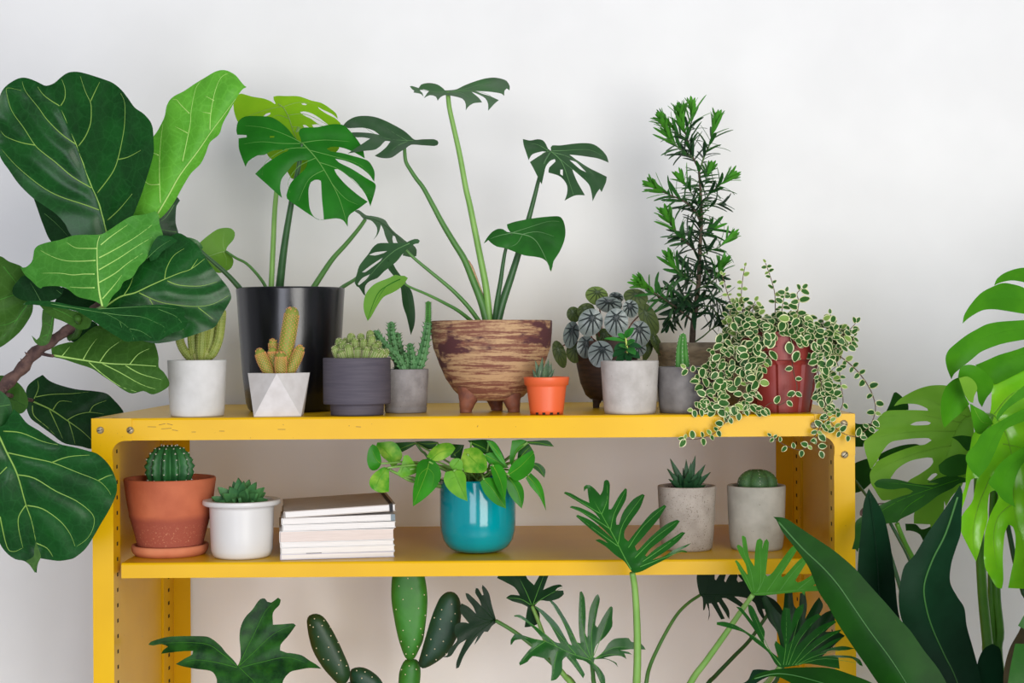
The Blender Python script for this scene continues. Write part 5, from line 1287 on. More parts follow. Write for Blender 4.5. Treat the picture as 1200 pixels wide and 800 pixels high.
# ------------------------------------------------------------ lower shelf: plants growing up into view
def lowpot(t, cx, Yc, rpx, h, mat, zb=ZB):
    c = P(cx, 900, Yc); r = rpx*.001; z = zb+.0003
    mb = MB(); mb.lathe([(0, z+h-.012), (r*.93, z+h-.012), (r*.95, z+h), (r, z+h-.001), (r*.97, z+h-.02), (r*.8, z+.004), (r*.77, z), (0, z)], (c.x, Yc), 40)
    o = mb.build('pot', M[mat], t)
    return Vector((c.x, Yc, z+h-.012))
lf('phl', 'lobed_leaf', (12, 50, 18), (38, 92, 26), .4, .08, (70, 150, 50), ns=60, bump=.2, net=60)
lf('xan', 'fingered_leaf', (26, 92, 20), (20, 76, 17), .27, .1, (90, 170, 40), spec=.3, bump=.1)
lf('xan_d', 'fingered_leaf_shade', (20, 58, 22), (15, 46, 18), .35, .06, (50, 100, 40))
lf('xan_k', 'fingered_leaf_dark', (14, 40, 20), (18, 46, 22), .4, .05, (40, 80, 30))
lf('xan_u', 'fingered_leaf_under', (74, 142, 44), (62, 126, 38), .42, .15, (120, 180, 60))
t = thing('potted_philodendron', 'dark marbled lobed philodendron leaf rising at the left below the middle board', 'plant', (P(285, 900, .16).x, .16, ZB+.0003))
s = lowpot(t, 285, .16, 52, .10, 'terra')
a_ = lambda p: cr(170, 680, 180, p); b_2 = lambda p: cr(340, 670, 180, p)
_, f = leaf(t, a_([(25,500),(45,478),(130,450),(200,437),(350,433),(480,437),(530,460),(590,510),(630,560),(690,620),(725,665),(745,610),(745,540),(738,450),(745,370),(780,290),(840,225),(870,180),(900,145),(935,140),(955,165),(985,172),(1040,133),(1060,150),(1050,190),(1000,250),(1000,345),(1080,340),(1160,335),(1178,350),(1120,430),(1060,500),(1055,545),(1110,565)]) + b_2([(0,632),(90,650),(150,690),(200,720),(245,755),(150,750),(60,765),(0,782)]) + [(332,797),(328,815),(318,835),(300,850),(280,842),(262,825),(254,810),(254,796)] + a_([(520,710),(400,690),(300,672),(240,652),(300,615),(370,575),(375,550),(300,552),(200,562),(125,572),(140,545),(180,515),(130,497),(60,507)]),
     .10, M['phl'], sx=.0, sy=-.35, veins=[a_([(730,670),(790,540),(860,400),(940,240),(1030,150)]), a_([(730,670),(850,560),(1000,420),(1150,350)]), a_([(740,680),(900,640),(1100,600),(1250,640)]), a_([(720,670),(600,570),(450,490),(80,490)]), a_([(720,680),(560,640),(400,620),(260,650)]), a_([(735,675),(800,740),(860,800),(900,900)])],
     q=.3, qw=11, vr=1.1, vmat=M['xan_u'], wave=.15, wf=26)
mb = MB(); A0 = P(281, 781, .108); mb.tube([A0, A0+Vector((.004, .03, -.06)), Vector((s.x, s.y, s.z))], [m(2), m(2.5), m(3.4)]); mb.build('leaf_stem', M['stk'], t)

# prickly pear
t = thing('prickly_pear_cactus', 'prickly pear cactus with five flat oval pads dotted with pale spines', 'cactus', (P(455, 900, .19).x, .19, ZB+.0003))
s = lowpot(t, 455, .19, 52, .09, 'w_conc')
M['op_b'] = mk('fresh_pad', (58, 130, 34), (44, 108, 30), .5, 24, bump=.2, bs=200)
M['op_d'] = mk('old_pad', (36, 72, 34), (28, 60, 30), .5, 24, bump=.2, bs=200)
M['op_k'] = mk('bluish_pad', (28, 70, 42), (22, 58, 36), .5, 24, bump=.2, bs=200)
pr = lambda p: cr(340, 670, 180, p)
pad(t, pr([(130,380),(150,340),(205,325),(260,350),(310,420),(370,530),(420,640),(465,750),(462,830),(420,880),(370,870),(300,800),(250,740),(180,620),(145,500)]), .19, M['op_d'], .009,
    pr([(190,365),(265,380),(155,415),(250,418),(180,430),(315,430),(220,505),(318,498),(375,550),(205,595),(300,588),(378,623),(298,687),(380,725),(440,733),(365,790),(395,690),(260,680)]), M['sp_cream'])
pad(t, pr([(465,800),(480,758),(540,742),(600,755),(670,800),(720,860),(740,940),(690,1000),(560,990),(480,900)]), .20, M['op_k'], .009, pr([(585,780),(520,770),(560,830),(640,820)]), M['sp_cream'])
pad(t, pr([(795,50),(790,200),(810,350),(840,500),(870,600),(900,670),(935,690),(975,670),(1010,600),(1040,530),(1065,350),(1073,200),(1055,50),(1030,-20),(980,-70),(920,-85),(860,-60),(815,-10)]), .18, M['op_b'], .0085,
    pr([(950,130),(1048,178),(882,215),(828,292),(1003,283),(1056,338),(935,380),(882,456),(1020,443),(970,527),(868,542),(925,585),(995,582),(1035,490),(920,50),(850,110),(960,640),(905,640)]), M['sp_cream'])
pad(t, pr([(900,685),(935,678),(985,682),(1012,720),(1020,800),(1000,930),(950,1050),(890,1040),(850,920),(850,800),(870,730)]), .19, M['op_b'], .010, pr([(930,733),(870,762),(900,800),(985,760)]), M['sp_cream'])
o5 = lambda p: cr(500, 670, 195, p)
pad(t, o5([(0,440),(30,340),(60,260),(100,180),(150,143),(200,148),(235,190),(250,270),(245,350),(230,440),(170,560),(100,630),(20,680),(-30,695),(-60,660),(-40,580)]), .165, M['op_k'], .009,
    o5([(108,272),(180,232),(95,412),(178,355),(55,330),(30,485),(120,500),(58,555),(140,590),(68,632),(205,300),(210,420),(0,600),(100,340)]), M['sp_cream'])
mb = MB(); mb.tube([s, P(452,880,.19), P(481,800,.19)], [.012, .014, .008], seg=12); mb.tube([s, P(430,880,.2), P(412,800,.195)], [.012, .012, .008], seg=12); mb.build('stem', M['op_d'], t)

# cut-leaf philodendron, its pot at the shelf's front edge
XP = (P(735, 900, .07).x, .07)
t = thing('potted_cutleaf_philodendron', 'philodendron with deeply cut finger-lobed leaves fanning out under and over the middle board', 'plant', (XP[0], XP[1], ZB+.0003))
s = lowpot(t, 735, .07, 56, .11, 'g_conc')
def xstem(pts, Ya, Yb, r, mt):
    """petiole through photo points, then down to the pot"""
    n = len(pts); W = [P(x, y, Ya+(Yb-Ya)*i/(n-1)) for i, (x, y) in enumerate(pts)]
    e = W[-1]; d = (W[-1]-W[-2]).normalized(); q = Vector((s.x+(e.x-s.x)*.15, s.y+(e.y-s.y)*.1, s.z-.002))
    W += [e.lerp(q, .45)+d*.012, q]
    mb = MB(); mb.tube(W, [m(r[0])]+[m(r[0]+(r[1]-r[0])*(i+1)/n) for i in range(n-1)]+[m(r[1]), m(r[1]*1.1)], seg=8, steps=5)
    return mb.build('leaf_stem', M[mt], t)
xl = lambda *a, **k: leaf(t, *a, **k)
M['x_vein'] = mk('light_green_vein', (84, 150, 52), None, .45)
fA = lambda p: cr(660, 550, 180, p)
def fv(conv, hub, ends): return [conv([hub, ((hub[0]+e[0])/2, (hub[1]+e[1])/2), e]) if not isinstance(e[0], tuple) else conv(list(e)) for e in ends]
xl(fA([(540,800),(480,720),(410,670),(330,600),(250,552),(280,542),(350,575),(330,555),(220,470),(100,365),(112,352),(220,400),(330,490),(395,548),(300,450),(150,340),(50,295),(65,284),(140,300),(240,350),(290,390),(240,330),(130,260),(5,185),(15,173),(60,185),(140,230),(205,260),(195,200),(190,150),(178,150),(163,172),(162,135),(180,120),(205,120),(240,145),(290,200),(310,160),(320,90),(335,80),(352,84),(365,120),(360,220),(355,310),(375,310),(400,270),(440,200),(485,145),(498,155),(490,230),(450,310),(415,380),(415,430),(435,430),(470,330),(550,230),(620,190),(637,202),(600,300),(530,400),(480,480),(480,535),(510,560),(580,470),(690,340),(790,275),(806,288),(740,390),(640,510),(560,600),(575,635),(590,625),(680,530),(800,430),(890,392),(912,403),(870,460),(780,540),(680,620),(640,670),(652,680),(720,620),(830,550),(930,487),(955,493),(900,560),(800,640),(720,690),(700,705),(780,680),(880,620),(1000,575),(960,605),(870,650),(930,628),(968,640),(965,648),(900,645),(800,700),(700,750),(600,800)]),
   -.055, M['xan'], sx=.1, sy=-.5, fold=-.18, mid=fA([(530,780),(470,670),(400,530),(300,350),(240,240),(205,150)]), veins=[fA(v) for v in [[(300,350),(345,230),(340,100)],[(370,470),(400,340),(490,160)],[(430,580),(470,420),(625,200)],[(510,610),(620,450),(795,285)],[(560,690),(720,530),(900,400)],[(620,720),(780,610),(940,492)],[(290,345),(150,260),(15,180)],[(360,460),(220,370),(60,290)],[(430,600),(250,470),(108,360)],[(600,760),(780,690),(950,632)]]],
   q=.35, qw=4, vr=1.0, vmat=M['x_vein'], grid=3.6, step=3.5, curl=.2, cw=4, label='uppermost finger-lobed leaf in front of the board')
xstem([(741,671),(744,690),(746,720),(747,760),(746,800)], -.05, -.02, (3.4, 5.0), 'stk_light')
fB = lambda p: cr(860, 590, 180, p)
xl(fB([(145,716),(120,670),(60,560),(20,470),(8,447),(20,440),(40,460),(80,520),(110,560),(90,470),(50,400),(22,332),(30,320),(48,325),(72,345),(62,255),(72,248),(92,262),(105,330),(120,420),(160,490),(165,380),(180,285),(205,270),(225,290),(220,355),(240,290),(258,275),(273,300),(265,400),(250,555),(262,568),(300,540),(380,430),(450,340),(490,318),(510,335),(440,450),(370,560),(378,575),(400,560),(500,450),(570,395),(600,400),(560,470),(480,600),(500,615),(540,600),(640,540),(700,525),(690,580),(620,640),(700,648),(720,680),(560,685),(550,717),(530,690),(400,700),(250,715)]),
   -.09, M['xan_u'], sx=.1, sy=.3, veins=[fB(v) for v in [[(145,705),(300,695),(520,672),(700,660)],[(150,700),(90,560),(15,450)],[(160,690),(130,520),(75,360),(80,260)],[(170,700),(210,600),(200,290)],[(180,700),(240,560),(258,290)],[(250,695),(330,580),(490,340)],[(360,680),(460,540),(590,400)],[(500,670),(600,590),(690,540)],[(140,700),(70,570),(30,500)]]],
   q=.35, qw=4.5, vr=1.1, vmat=M['x_vein'], grid=3.6, step=3.5, label='finger-lobed leaf showing its pale veined underside')
xstem([(882,697),(867,718),(847,747),(827,775),(808,802)], -.085, -.02, (2.8, 4.2), 'stk_light')
fG = lambda p: cr(560, 670, 200, p)
xl(fG([(640,370),(560,240),(520,200),(502,203),(530,235),(600,360),(662,515),(640,505),(560,370),(470,280),(405,238),(398,244),(430,275),(500,360),(580,500),(540,490),(480,440),(400,380),(330,320),(290,300),(253,306),(257,313),(300,322),(380,385),(450,460),(488,490),(400,470),(300,440),(260,435),(232,475),(230,512),(240,508),(260,480),(330,475),(390,515),(340,570),(290,640),(295,657),(350,630),(385,592),(470,607),(510,600),(520,680),(513,765),(550,755),(590,700),(595,620),(620,595),(660,640),(720,720),(740,747),(752,720),(720,660),(690,610),(760,630),(820,690),(862,780),(880,800),(897,790),(890,730),(850,670),(815,640),(820,613),(900,612),(960,640),(985,668),(975,640),(930,617),(885,603),(960,588),(1010,592),(1045,612),(1030,572),(1085,580),(1060,562),(1000,550),(1090,542),(1180,545),(1150,505),(1080,490),(1060,465),(1020,463),(960,470),(920,500),(880,560),(830,603),(812,600),(830,520),(900,450),(945,380),(945,330),(948,250),(938,240),(925,248),(890,300),(840,390),(825,372),(840,280),(858,190),(845,155),(830,165),(790,250),(775,350),(770,460),(755,430),(758,300),(750,180),(730,135),(716,140),(708,300),(712,430),(722,500),(700,495)]),
   .06, M['xan'], sx=.0, sy=-.3, veins=[fG(v) for v in [[(800,620),(650,570),(450,480),(240,460)],[(560,560),(540,640),(530,750)],[(790,610),(700,500),(510,210)],[(690,580),(560,430),(405,245)],[(560,530),(430,400),(265,308)],[(800,610),(770,530),(735,350),(728,150)],[(805,600),(800,420),(845,180)],[(810,600),(870,450),(940,250)],[(820,610),(960,530),(1170,540)],[(820,612),(920,580),(1040,590)],[(800,630),(850,690),(880,780)],[(470,490),(370,560),(300,645)],[(640,590),(690,650),(742,735)]]],
   q=.3, qw=4, vr=.9, vmat=M['x_vein'], grid=3.6, step=3.5)
xstem([(693.5,777),(695,790),(697,805)], .06, .07, (2.4, 3), 'stk')
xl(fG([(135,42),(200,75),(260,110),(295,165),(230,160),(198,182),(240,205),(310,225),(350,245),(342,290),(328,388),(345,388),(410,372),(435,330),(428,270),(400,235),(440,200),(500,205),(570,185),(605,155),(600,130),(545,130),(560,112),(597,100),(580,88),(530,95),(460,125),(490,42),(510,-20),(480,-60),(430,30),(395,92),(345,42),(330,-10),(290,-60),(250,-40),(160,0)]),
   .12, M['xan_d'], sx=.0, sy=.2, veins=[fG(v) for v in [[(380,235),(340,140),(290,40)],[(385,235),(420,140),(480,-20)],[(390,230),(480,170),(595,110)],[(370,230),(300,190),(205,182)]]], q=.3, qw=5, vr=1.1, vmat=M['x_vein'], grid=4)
xstem([(623.5,710),(631,728),(640,753),(648,773),(662,792),(672,806)], .12, .09, (2.2, 4), 'stk_light')
fH = lambda p: cr(500, 670, 195, p)
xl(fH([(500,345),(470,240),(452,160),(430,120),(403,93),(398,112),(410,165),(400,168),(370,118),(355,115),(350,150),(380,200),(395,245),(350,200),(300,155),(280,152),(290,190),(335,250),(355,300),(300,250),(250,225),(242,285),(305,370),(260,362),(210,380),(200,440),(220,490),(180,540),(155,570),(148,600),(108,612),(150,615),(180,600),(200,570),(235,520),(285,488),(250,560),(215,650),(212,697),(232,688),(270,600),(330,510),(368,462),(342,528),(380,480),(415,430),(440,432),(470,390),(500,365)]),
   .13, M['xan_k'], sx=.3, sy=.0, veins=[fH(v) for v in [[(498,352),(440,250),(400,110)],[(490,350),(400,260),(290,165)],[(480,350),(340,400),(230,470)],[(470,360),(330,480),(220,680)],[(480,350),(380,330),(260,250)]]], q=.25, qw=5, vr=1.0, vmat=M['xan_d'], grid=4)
xstem([(581,727),(597.5,736.6),(613.8,748),(630,761),(646,775.6),(660,790),(674,804)], .13, .10, (2.4, 3.4), 'stk')
fD = lambda p: cr(740, 670, 180, p)
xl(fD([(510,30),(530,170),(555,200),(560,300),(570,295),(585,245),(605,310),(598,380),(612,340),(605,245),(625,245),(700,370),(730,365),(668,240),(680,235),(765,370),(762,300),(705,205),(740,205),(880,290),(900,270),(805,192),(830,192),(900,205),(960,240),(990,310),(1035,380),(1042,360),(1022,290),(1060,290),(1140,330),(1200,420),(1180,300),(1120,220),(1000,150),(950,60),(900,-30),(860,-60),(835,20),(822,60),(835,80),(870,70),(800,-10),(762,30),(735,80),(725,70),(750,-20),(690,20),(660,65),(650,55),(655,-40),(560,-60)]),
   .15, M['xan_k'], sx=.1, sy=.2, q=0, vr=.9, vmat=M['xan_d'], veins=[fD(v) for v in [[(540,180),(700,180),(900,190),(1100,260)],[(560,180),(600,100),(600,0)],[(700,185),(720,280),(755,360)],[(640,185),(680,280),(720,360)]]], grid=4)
xstem([(820.5,697),(807,706),(794,719),(782,738),(770,761),(761,782),(757,802)], .15, .09, (1.9, 2.8), 'stk')
xstem([(905,712),(880,748),(860,769),(838,792),(826,806)], .16, .09, (2.2, 3), 'stk_dark')
fC = lambda p: cr(840, 680, 180, p)
xl(fC([(480,672),(400,560),(300,480),(220,410),(130,380),(0,345),(0,325),(60,322),(150,350),(250,410),(350,480),(290,380),(200,260),(150,205),(190,212),(280,320),(250,250),(243,190),(262,190),(290,220),(340,330),(375,400),(370,490),(430,560),(480,600),(450,500),(460,470),(530,530),(520,450),(500,350),(520,210),(570,220),(580,330),(620,220),(680,180),(670,250),(620,350),(560,480),(560,500),(620,420),(700,310),(790,258),(815,275),(740,350),(640,470),(620,520),(700,440),(800,360),(920,310),(935,325),(820,410),(700,510),(690,530),(780,460),(900,400),(980,380),(960,402),(820,480),(720,565),(800,530),(900,470),(1000,435),(900,502),(800,560),(745,595),(850,540),(980,512),(1080,530),(1000,545),(880,550),(790,595),(900,583),(1050,590),(1120,620),(1140,670),(1115,660),(1060,610),(950,602),(960,690),(850,670),(700,650),(600,668)]),
   -.12, M['xan'], sx=.1, sy=-.5, veins=[fC(v) for v in [[(500,668),(420,560),(300,440),(60,330)],[(500,660),(400,520),(260,200)],[(520,660),(540,500),(545,230)],[(540,660),(590,480),(670,190)],[(560,660),(640,470),(800,265)],[(590,660),(720,490),(925,315)],[(610,660),(780,510),(970,385)],[(620,660),(800,580),(1060,530)],[(640,655),(850,610),(1130,650)]]],
   q=.35, qw=4, vr=.9, vmat=M['x_vein'], grid=3.6, step=3.5)
xstem([(914,781),(905,792),(893,806)], -.115, -.02, (2.6, 3.6), 'stk_light')
xl(fC([(520,560),(470,400),(400,300),(350,140),(380,110),(440,200),(500,270),(520,210),(530,100),(590,90),(605,200),(640,230),(650,100),(690,90),(705,200),(690,300),(760,180),(800,130),(830,200),(780,300),(850,250),(900,230),(930,300),(850,400),(940,400),(1000,430),(900,520),(780,620),(640,640)]),
   .0, M['xan_d'], sx=.1, sy=-.2, veins=[fC(v) for v in [[(580,620),(560,400),(560,110)],[(590,620),(640,420),(670,110)],[(600,620),(720,400),(800,160)],[(610,620),(760,480),(910,260)],[(560,600),(470,380),(370,140)]]], q=.35, qw=5, vr=.9, vmat=M['xan'], grid=4, wave=.2, wf=10)
xstem([(922,770),(912,792),(900,808)], .0, .03, (2.2, 3), 'stk_dark')

# ------------------------------------------------------------ right foreground, standing on the floor
lf('strap', 'strap_leaf', (24, 70, 12), (18, 58, 10), .4, .1, (70, 140, 40), bump=.15, bs=90, spec=.1)
lf('strap_b', 'strap_leaf_bluish', (16, 50, 28), (12, 42, 22), .34, .05, (60, 110, 60), bump=.2, bs=120)
M['mid_s'] = mk('soft_midrib', (52, 104, 40), None, .45)
t = thing('cast_iron_plant', 'plant with very long broad dark strap leaves in the right foreground', 'plant', (P(1190, 900, -.34).x, -.34, 0))
lp = Vector(t.location)
mb = MB(); mb.lathe([(0, .245), (.082, .245), (.084, .262), (.094, .262), (.092, .24), (.074, .02), (.068, 0), (0, 0)], (lp.x, lp.y), 40); mb.build('pot', M['terra'], t)
top_ = Vector((lp.x, lp.y, .246))
def root(px, py, Yq, r, mt, dx=0):
    a = P(px, py, Yq); e = top_+Vector((dx, 0, -.003)); mb = MB()
    mb.tube([a, a.lerp(e, .5)+Vector((0, 0, -.02)), e], [m(r), m(5), m(4)], seg=10, flat=.6); mb.build('leaf_stem', M[mt], t)
leaf(t, [(906,605.3),(920,607),(938,618.5),(956,630.5),(974,642.5),(987.5,653),(1002.5,666.5),(1013,678.5),(1025,692),(1040,708.5),(1053,723.7),(1066.7,738.7),(1083,762),(1100,784),(1112,806),(1120,830),(1130,880),(1100,900),(1060,850),(1040,815),(1026.7,797),(1012.5,776),(1002,761),(990,743),(979.5,726.5),(970.5,710),(963.5,700),(957.5,689),(953,677),(947,663.5),(938,650),(927.5,636.5),(917,623),(909.5,608.5)],
     -.30, M['strap'], sx=-.25, sy=-.1, fold=.22, mid=[(912,611),(940,642),(963.5,664),(982,685),(1000,711),(1020,740),(1041,768),(1060,797),(1085,840),(1110,890)], veins=[], q=.1, qw=8, vr=1.5, vmat=M['mid_s'], grid=7, label='longest leaf, its tip in front of the shelf')
root(1112, 885, -.30, 12, 'strap', -.02)
leaf(t, [(880,797),(886,790.5),(900,785.5),(922,782.5),(952,781.5),(975,783),(997,790),(1020,799),(1045,815),(1075,845),(1090,880),(1060,880),(1020,850),(985,832),(955,818),(930,802),(912,793),(895,793)],
     -.36, M['strap'], sx=-.2, sy=-.8, fold=.1, mid=[(884,795),(912,789),(950,796),(1000,815),(1060,860)], vr=1.1, vmat=M['mid_s'], grid=7)
root(1072, 872, -.36, 9, 'strap', -.035)
leaf(t, [(880,789),(882,785),(890,784),(905,786),(908,790),(893,796),(878,806),(860,818),(862,806),(876,797)], -.1, M['strap_b'], sy=-.5)
leaf(t, [(1125,568),(1116.7,581.7),(1103,601.7),(1086.7,625),(1071.7,650),(1060,663),(1055.5,680),(1053,700),(1056,723.7),(1066,745),(1083,772),(1098,800),(1112,850),(1125,895),(1165,895),(1158,850),(1150,800),(1146.7,783.7),(1140,758.7),(1133,733.7),(1130,712),(1121.7,698.7),(1113.5,682),(1114.5,662),(1120,643),(1125.8,625),(1127,600),(1128,578)],
     -.24, M['strap_b'], sx=.15, sy=.25, fold=.22, mid=[(1122,582),(1108,625),(1093,655),(1083,685),(1085,710),(1093,737),(1106.7,767),(1121,797),(1135,850),(1145,890)], q=.1, qw=8, vr=1.7, vmat=M['mid_s'], grid=6, wave=.12, wf=30)
root(1145, 885, -.24, 12, 'strap_b', -.005)
leaf(t, [(1018,572),(1012,590),(1009,620),(1006,650),(1005,685),(1012,712),(1025,745),(1040,790),(1060,830),(1080,830),(1066,780),(1058,740),(1052,712),(1049,680),(1046,655),(1042,630),(1036,605),(1028,588)],
     -.16, M['strap_b'], sx=.2, sy=.2, fold=.2, mid=[(1019,580),(1024,620),(1028,660),(1032,705),(1048,760),(1068,825)], q=.1, vr=1.2, vmat=M['strap_b'], grid=7)
root(1072, 826, -.16, 10, 'strap_b', -.03)
leaf(t, [(1143,800),(1146,775),(1153,760),(1163,754),(1172,760),(1176,785),(1180,830),(1180,880),(1160,900),(1148,860)], -.2, M['strap_b'], sx=.3, vr=0)
root(1164, 890, -.2, 9, 'strap_b', .0)
leaf(t, [(1205,700),(1196,735),(1183,760),(1176,790),(1178,830),(1186,880),(1200,890),(1204,830),(1210,760),(1215,720)], -.2, mk('dry_brown_leaf', (98, 78, 46), (70, 62, 34), .6, 40), sx=.4, fold=.3, mid=[(1206,705),(1192,770),(1190,870)], vr=0)
root(1192, 882, -.2, 6, 'strap', .015)

t = thing('split_leaf_monstera', 'big bright green monstera with deeply split leaves at the right edge, standing on the floor', 'plant', (P(1290, 900, -.02).x, -.02, 0))
lp2 = Vector(t.location)
mb = MB(); mb.lathe([(0, .245), (.115, .245), (.118, .27), (.128, .27), (.126, .245), (.1, .02), (.094, 0), (0, 0)], (lp2.x, lp2.y), 40); mb.build('pot', M['g_conc'], t)
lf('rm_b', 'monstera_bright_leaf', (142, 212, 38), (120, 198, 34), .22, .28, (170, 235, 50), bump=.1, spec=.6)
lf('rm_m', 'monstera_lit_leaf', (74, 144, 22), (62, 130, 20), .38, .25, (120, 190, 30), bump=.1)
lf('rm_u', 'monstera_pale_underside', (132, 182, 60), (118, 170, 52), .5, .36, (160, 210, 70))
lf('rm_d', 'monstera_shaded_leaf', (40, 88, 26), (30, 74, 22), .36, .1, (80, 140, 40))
M['stk_r'] = mk('thick_green_stalk', (84, 138, 34), (70, 122, 30), .4, 30)
def rstem(pts, Ya, r, mt='stk_r'):
    n = len(pts); W = [P(x, y, Ya+(-.03-Ya)*i/(n)) for i, (x, y) in enumerate(pts)]
    e = Vector((lp2.x-.03+.02*((n*7) % 3), lp2.y, .246)); W += [W[-1].lerp(e, .5)+Vector((-.01, 0, 0)), e]
    mb = MB(); mb.tube(W, [m(r[0]+(r[1]-r[0])*i/(n+1)) for i in range(n+2)], seg=10, steps=5); mb.build('leaf_stem', M[mt], t)
xr = lambda *a, **k: leaf(t, *a, **k)
c1 = lambda p: cr(1080, 300, 120, p); c2 = lambda p: cr(1080, 370, 120, p); c3 = lambda p: cr(1000, 430, 200, p); c4 = lambda p: cr(1000, 550, 200, p); c5 = lambda p: cr(1000, 667, 200, p)
# upper right leaf, four broad fingers
xr(c1([(1350,130),(1250,133),(1150,140),(1050,165),(950,210),(880,270),(850,345),(900,320),(960,300),(1050,285),(1150,295),(1250,320),(1450,360),(1450,400),(1250,390),(1150,350),(1050,325),(950,315),(850,350),(700,430),(580,560),(500,690),(480,790),(560,720),(700,640),(820,622),(950,635),(1100,660),(1250,680),(1450,670),(1450,730)]) + c2([(1250,45),(1100,55),(900,70),(760,100),(650,155),(520,230),(380,340),(310,410),(280,500),(300,620),(350,745),(380,680),(500,580),(600,500),(700,420),(900,340),(1050,305),(1250,270),(1400,240),(1400,290),(1250,345),(1100,400),(900,460),(740,530),(630,575),(680,640),(780,720),(840,790),(870,800),(1000,740),(1200,640),(1400,560),(1600,450),(1700,0),(1600,-400),(1500,-560)]),
   -.10, M['rm_m'], sx=.25, sy=-.2, veins=[c1([(1500,420),(1250,230),(1050,220),(880,320)]), c1([(1500,600),(1200,520),(800,520),(500,760)]), c2([(1500,160),(1000,180),(600,330),(330,640)]), c2([(1500,330),(1000,520),(800,650)])], q=.3, qw=9, vr=.8, vmat=M['rm_m'], grid=6, bv=.2)
# pale underside leaf behind
xr(c3([(285,275),(310,240),(345,212),(430,165),(530,132),(640,128),(720,150),(780,220),(830,330),(850,480),(850,640),(820,800)]) + c4([(780,60),(760,120),(700,180),(650,260),(640,220),(635,300),(625,355),(575,380),(545,412),(540,385),(425,380),(430,300),(480,240),(400,230),(300,215),(240,215),(200,215),(150,140),(125,100),(115,40)]) + c3([(118,740),(160,670),(250,620),(350,580),(450,550),(500,545),(550,515),(530,500),(450,500),(350,510),(260,530),(200,600),(150,690),(120,717),(100,650),(80,580),(75,525),(100,500),(180,440),(155,435),(160,385),(200,330),(250,305),(430,302),(525,306),(520,292),(450,262),(350,258)]),
   .02, M['rm_u'], sx=-.15, sy=.1, veins=[c3(v) for v in [[(840,330),(760,380),(700,500),(650,640),(640,760)],[(760,390),(600,360),(400,330),(170,360)],[(720,450),(500,450),(300,470),(110,510)],[(690,550),(500,590),(300,660),(130,740)],[(800,350),(650,290),(500,220),(300,260)]]],
   holes=[c3([(400,405),(440,385),(520,380),(546,392),(530,405),(430,410)]), c3([(262,780),(310,715),(400,660),(520,635),(555,640),(562,665),(540,700),(470,750),(400,790),(370,815),(300,830)]), c3([(520,790),(550,755),(580,745),(592,755),(570,775),(540,798)])],
   q=.35, qw=9, vr=1.2, vmat=M['rm_u'], grid=5.5, wave=.1, wf=30)
# dark shaded leaf across it
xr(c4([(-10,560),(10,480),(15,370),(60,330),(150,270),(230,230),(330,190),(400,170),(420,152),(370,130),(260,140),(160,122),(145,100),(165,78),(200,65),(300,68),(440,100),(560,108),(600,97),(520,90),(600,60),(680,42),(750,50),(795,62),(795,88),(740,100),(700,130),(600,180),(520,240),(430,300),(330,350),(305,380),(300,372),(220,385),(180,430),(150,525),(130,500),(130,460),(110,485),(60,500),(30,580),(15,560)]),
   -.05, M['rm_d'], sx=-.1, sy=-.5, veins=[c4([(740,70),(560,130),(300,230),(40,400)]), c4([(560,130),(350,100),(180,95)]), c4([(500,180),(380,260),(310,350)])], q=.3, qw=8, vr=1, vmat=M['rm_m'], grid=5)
rstem([(1051,613),(1060,635),(1070,655),(1085,690),(1105,730),(1130,790)], -.05, (2.6, 4.4))
rstem([(1043,612),(1054,632),(1066,655),(1082,700),(1100,745)], .0, (1.8, 3.6), 'stk_dark')
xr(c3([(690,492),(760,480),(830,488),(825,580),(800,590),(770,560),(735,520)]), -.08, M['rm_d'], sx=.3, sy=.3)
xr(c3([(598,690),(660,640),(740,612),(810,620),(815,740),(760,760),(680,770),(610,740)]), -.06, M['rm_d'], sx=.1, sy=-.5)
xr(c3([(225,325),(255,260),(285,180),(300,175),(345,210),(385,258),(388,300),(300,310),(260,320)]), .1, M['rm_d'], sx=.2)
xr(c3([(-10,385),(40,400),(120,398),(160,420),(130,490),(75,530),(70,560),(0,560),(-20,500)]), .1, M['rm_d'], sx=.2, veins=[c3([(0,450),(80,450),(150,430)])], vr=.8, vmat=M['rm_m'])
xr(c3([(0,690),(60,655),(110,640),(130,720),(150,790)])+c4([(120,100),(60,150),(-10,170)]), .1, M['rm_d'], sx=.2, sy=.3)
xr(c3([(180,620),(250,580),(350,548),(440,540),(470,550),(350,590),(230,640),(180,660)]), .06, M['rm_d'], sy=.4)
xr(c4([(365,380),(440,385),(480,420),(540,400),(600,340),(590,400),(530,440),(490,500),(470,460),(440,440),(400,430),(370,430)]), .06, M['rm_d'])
xr(c4([(45,320),(48,290),(75,262),(150,240),(240,232),(240,240),(150,250),(90,272),(65,300),(62,330)]), .0, M['bark'], label='dry curled tip')
rstem([(1003,563),(1012,576),(1022,590),(1030,610),(1040,640)], .08, (1.4, 3), 'stk_dark')
# curled leaves in front
xr(c3([(615,300),(620,220),(650,140),(700,90),(742,72),(762,120),(785,200),(817,260),(760,320),(700,370),(640,427),(625,380)]), -.14, M['rm_m'], sx=.4, sy=.1, veins=[c3([(740,80),(720,200),(650,400)])], vr=.7, vmat=M['rm_m'], q=.3)
xr(c3([(735,75),(750,10),(790,-15),(850,-12),(910,20),(960,70),(985,110),(975,165),(935,220),(905,282),(880,240),(865,160),(820,90)]), -.15, M['rm_m'], sx=.2, sy=.5, arch=.2)
xr(c3([(742,78),(800,65),(850,98),(872,150),(852,200),(842,252),(812,240),(782,192),(760,130)]), -.165, M['rm_u'], sx=.5, sy=.4)
xr(c3([(820,255),(860,280),(930,320),(980,390),(985,400),(960,410),(900,470),(870,465),(850,440),(838,380),(825,310)]), -.15, M['rm_m'], sx=.3, q=.3, veins=[c3([(850,290),(900,380),(960,395)])], vr=.9, vmat=M['rm_u'])
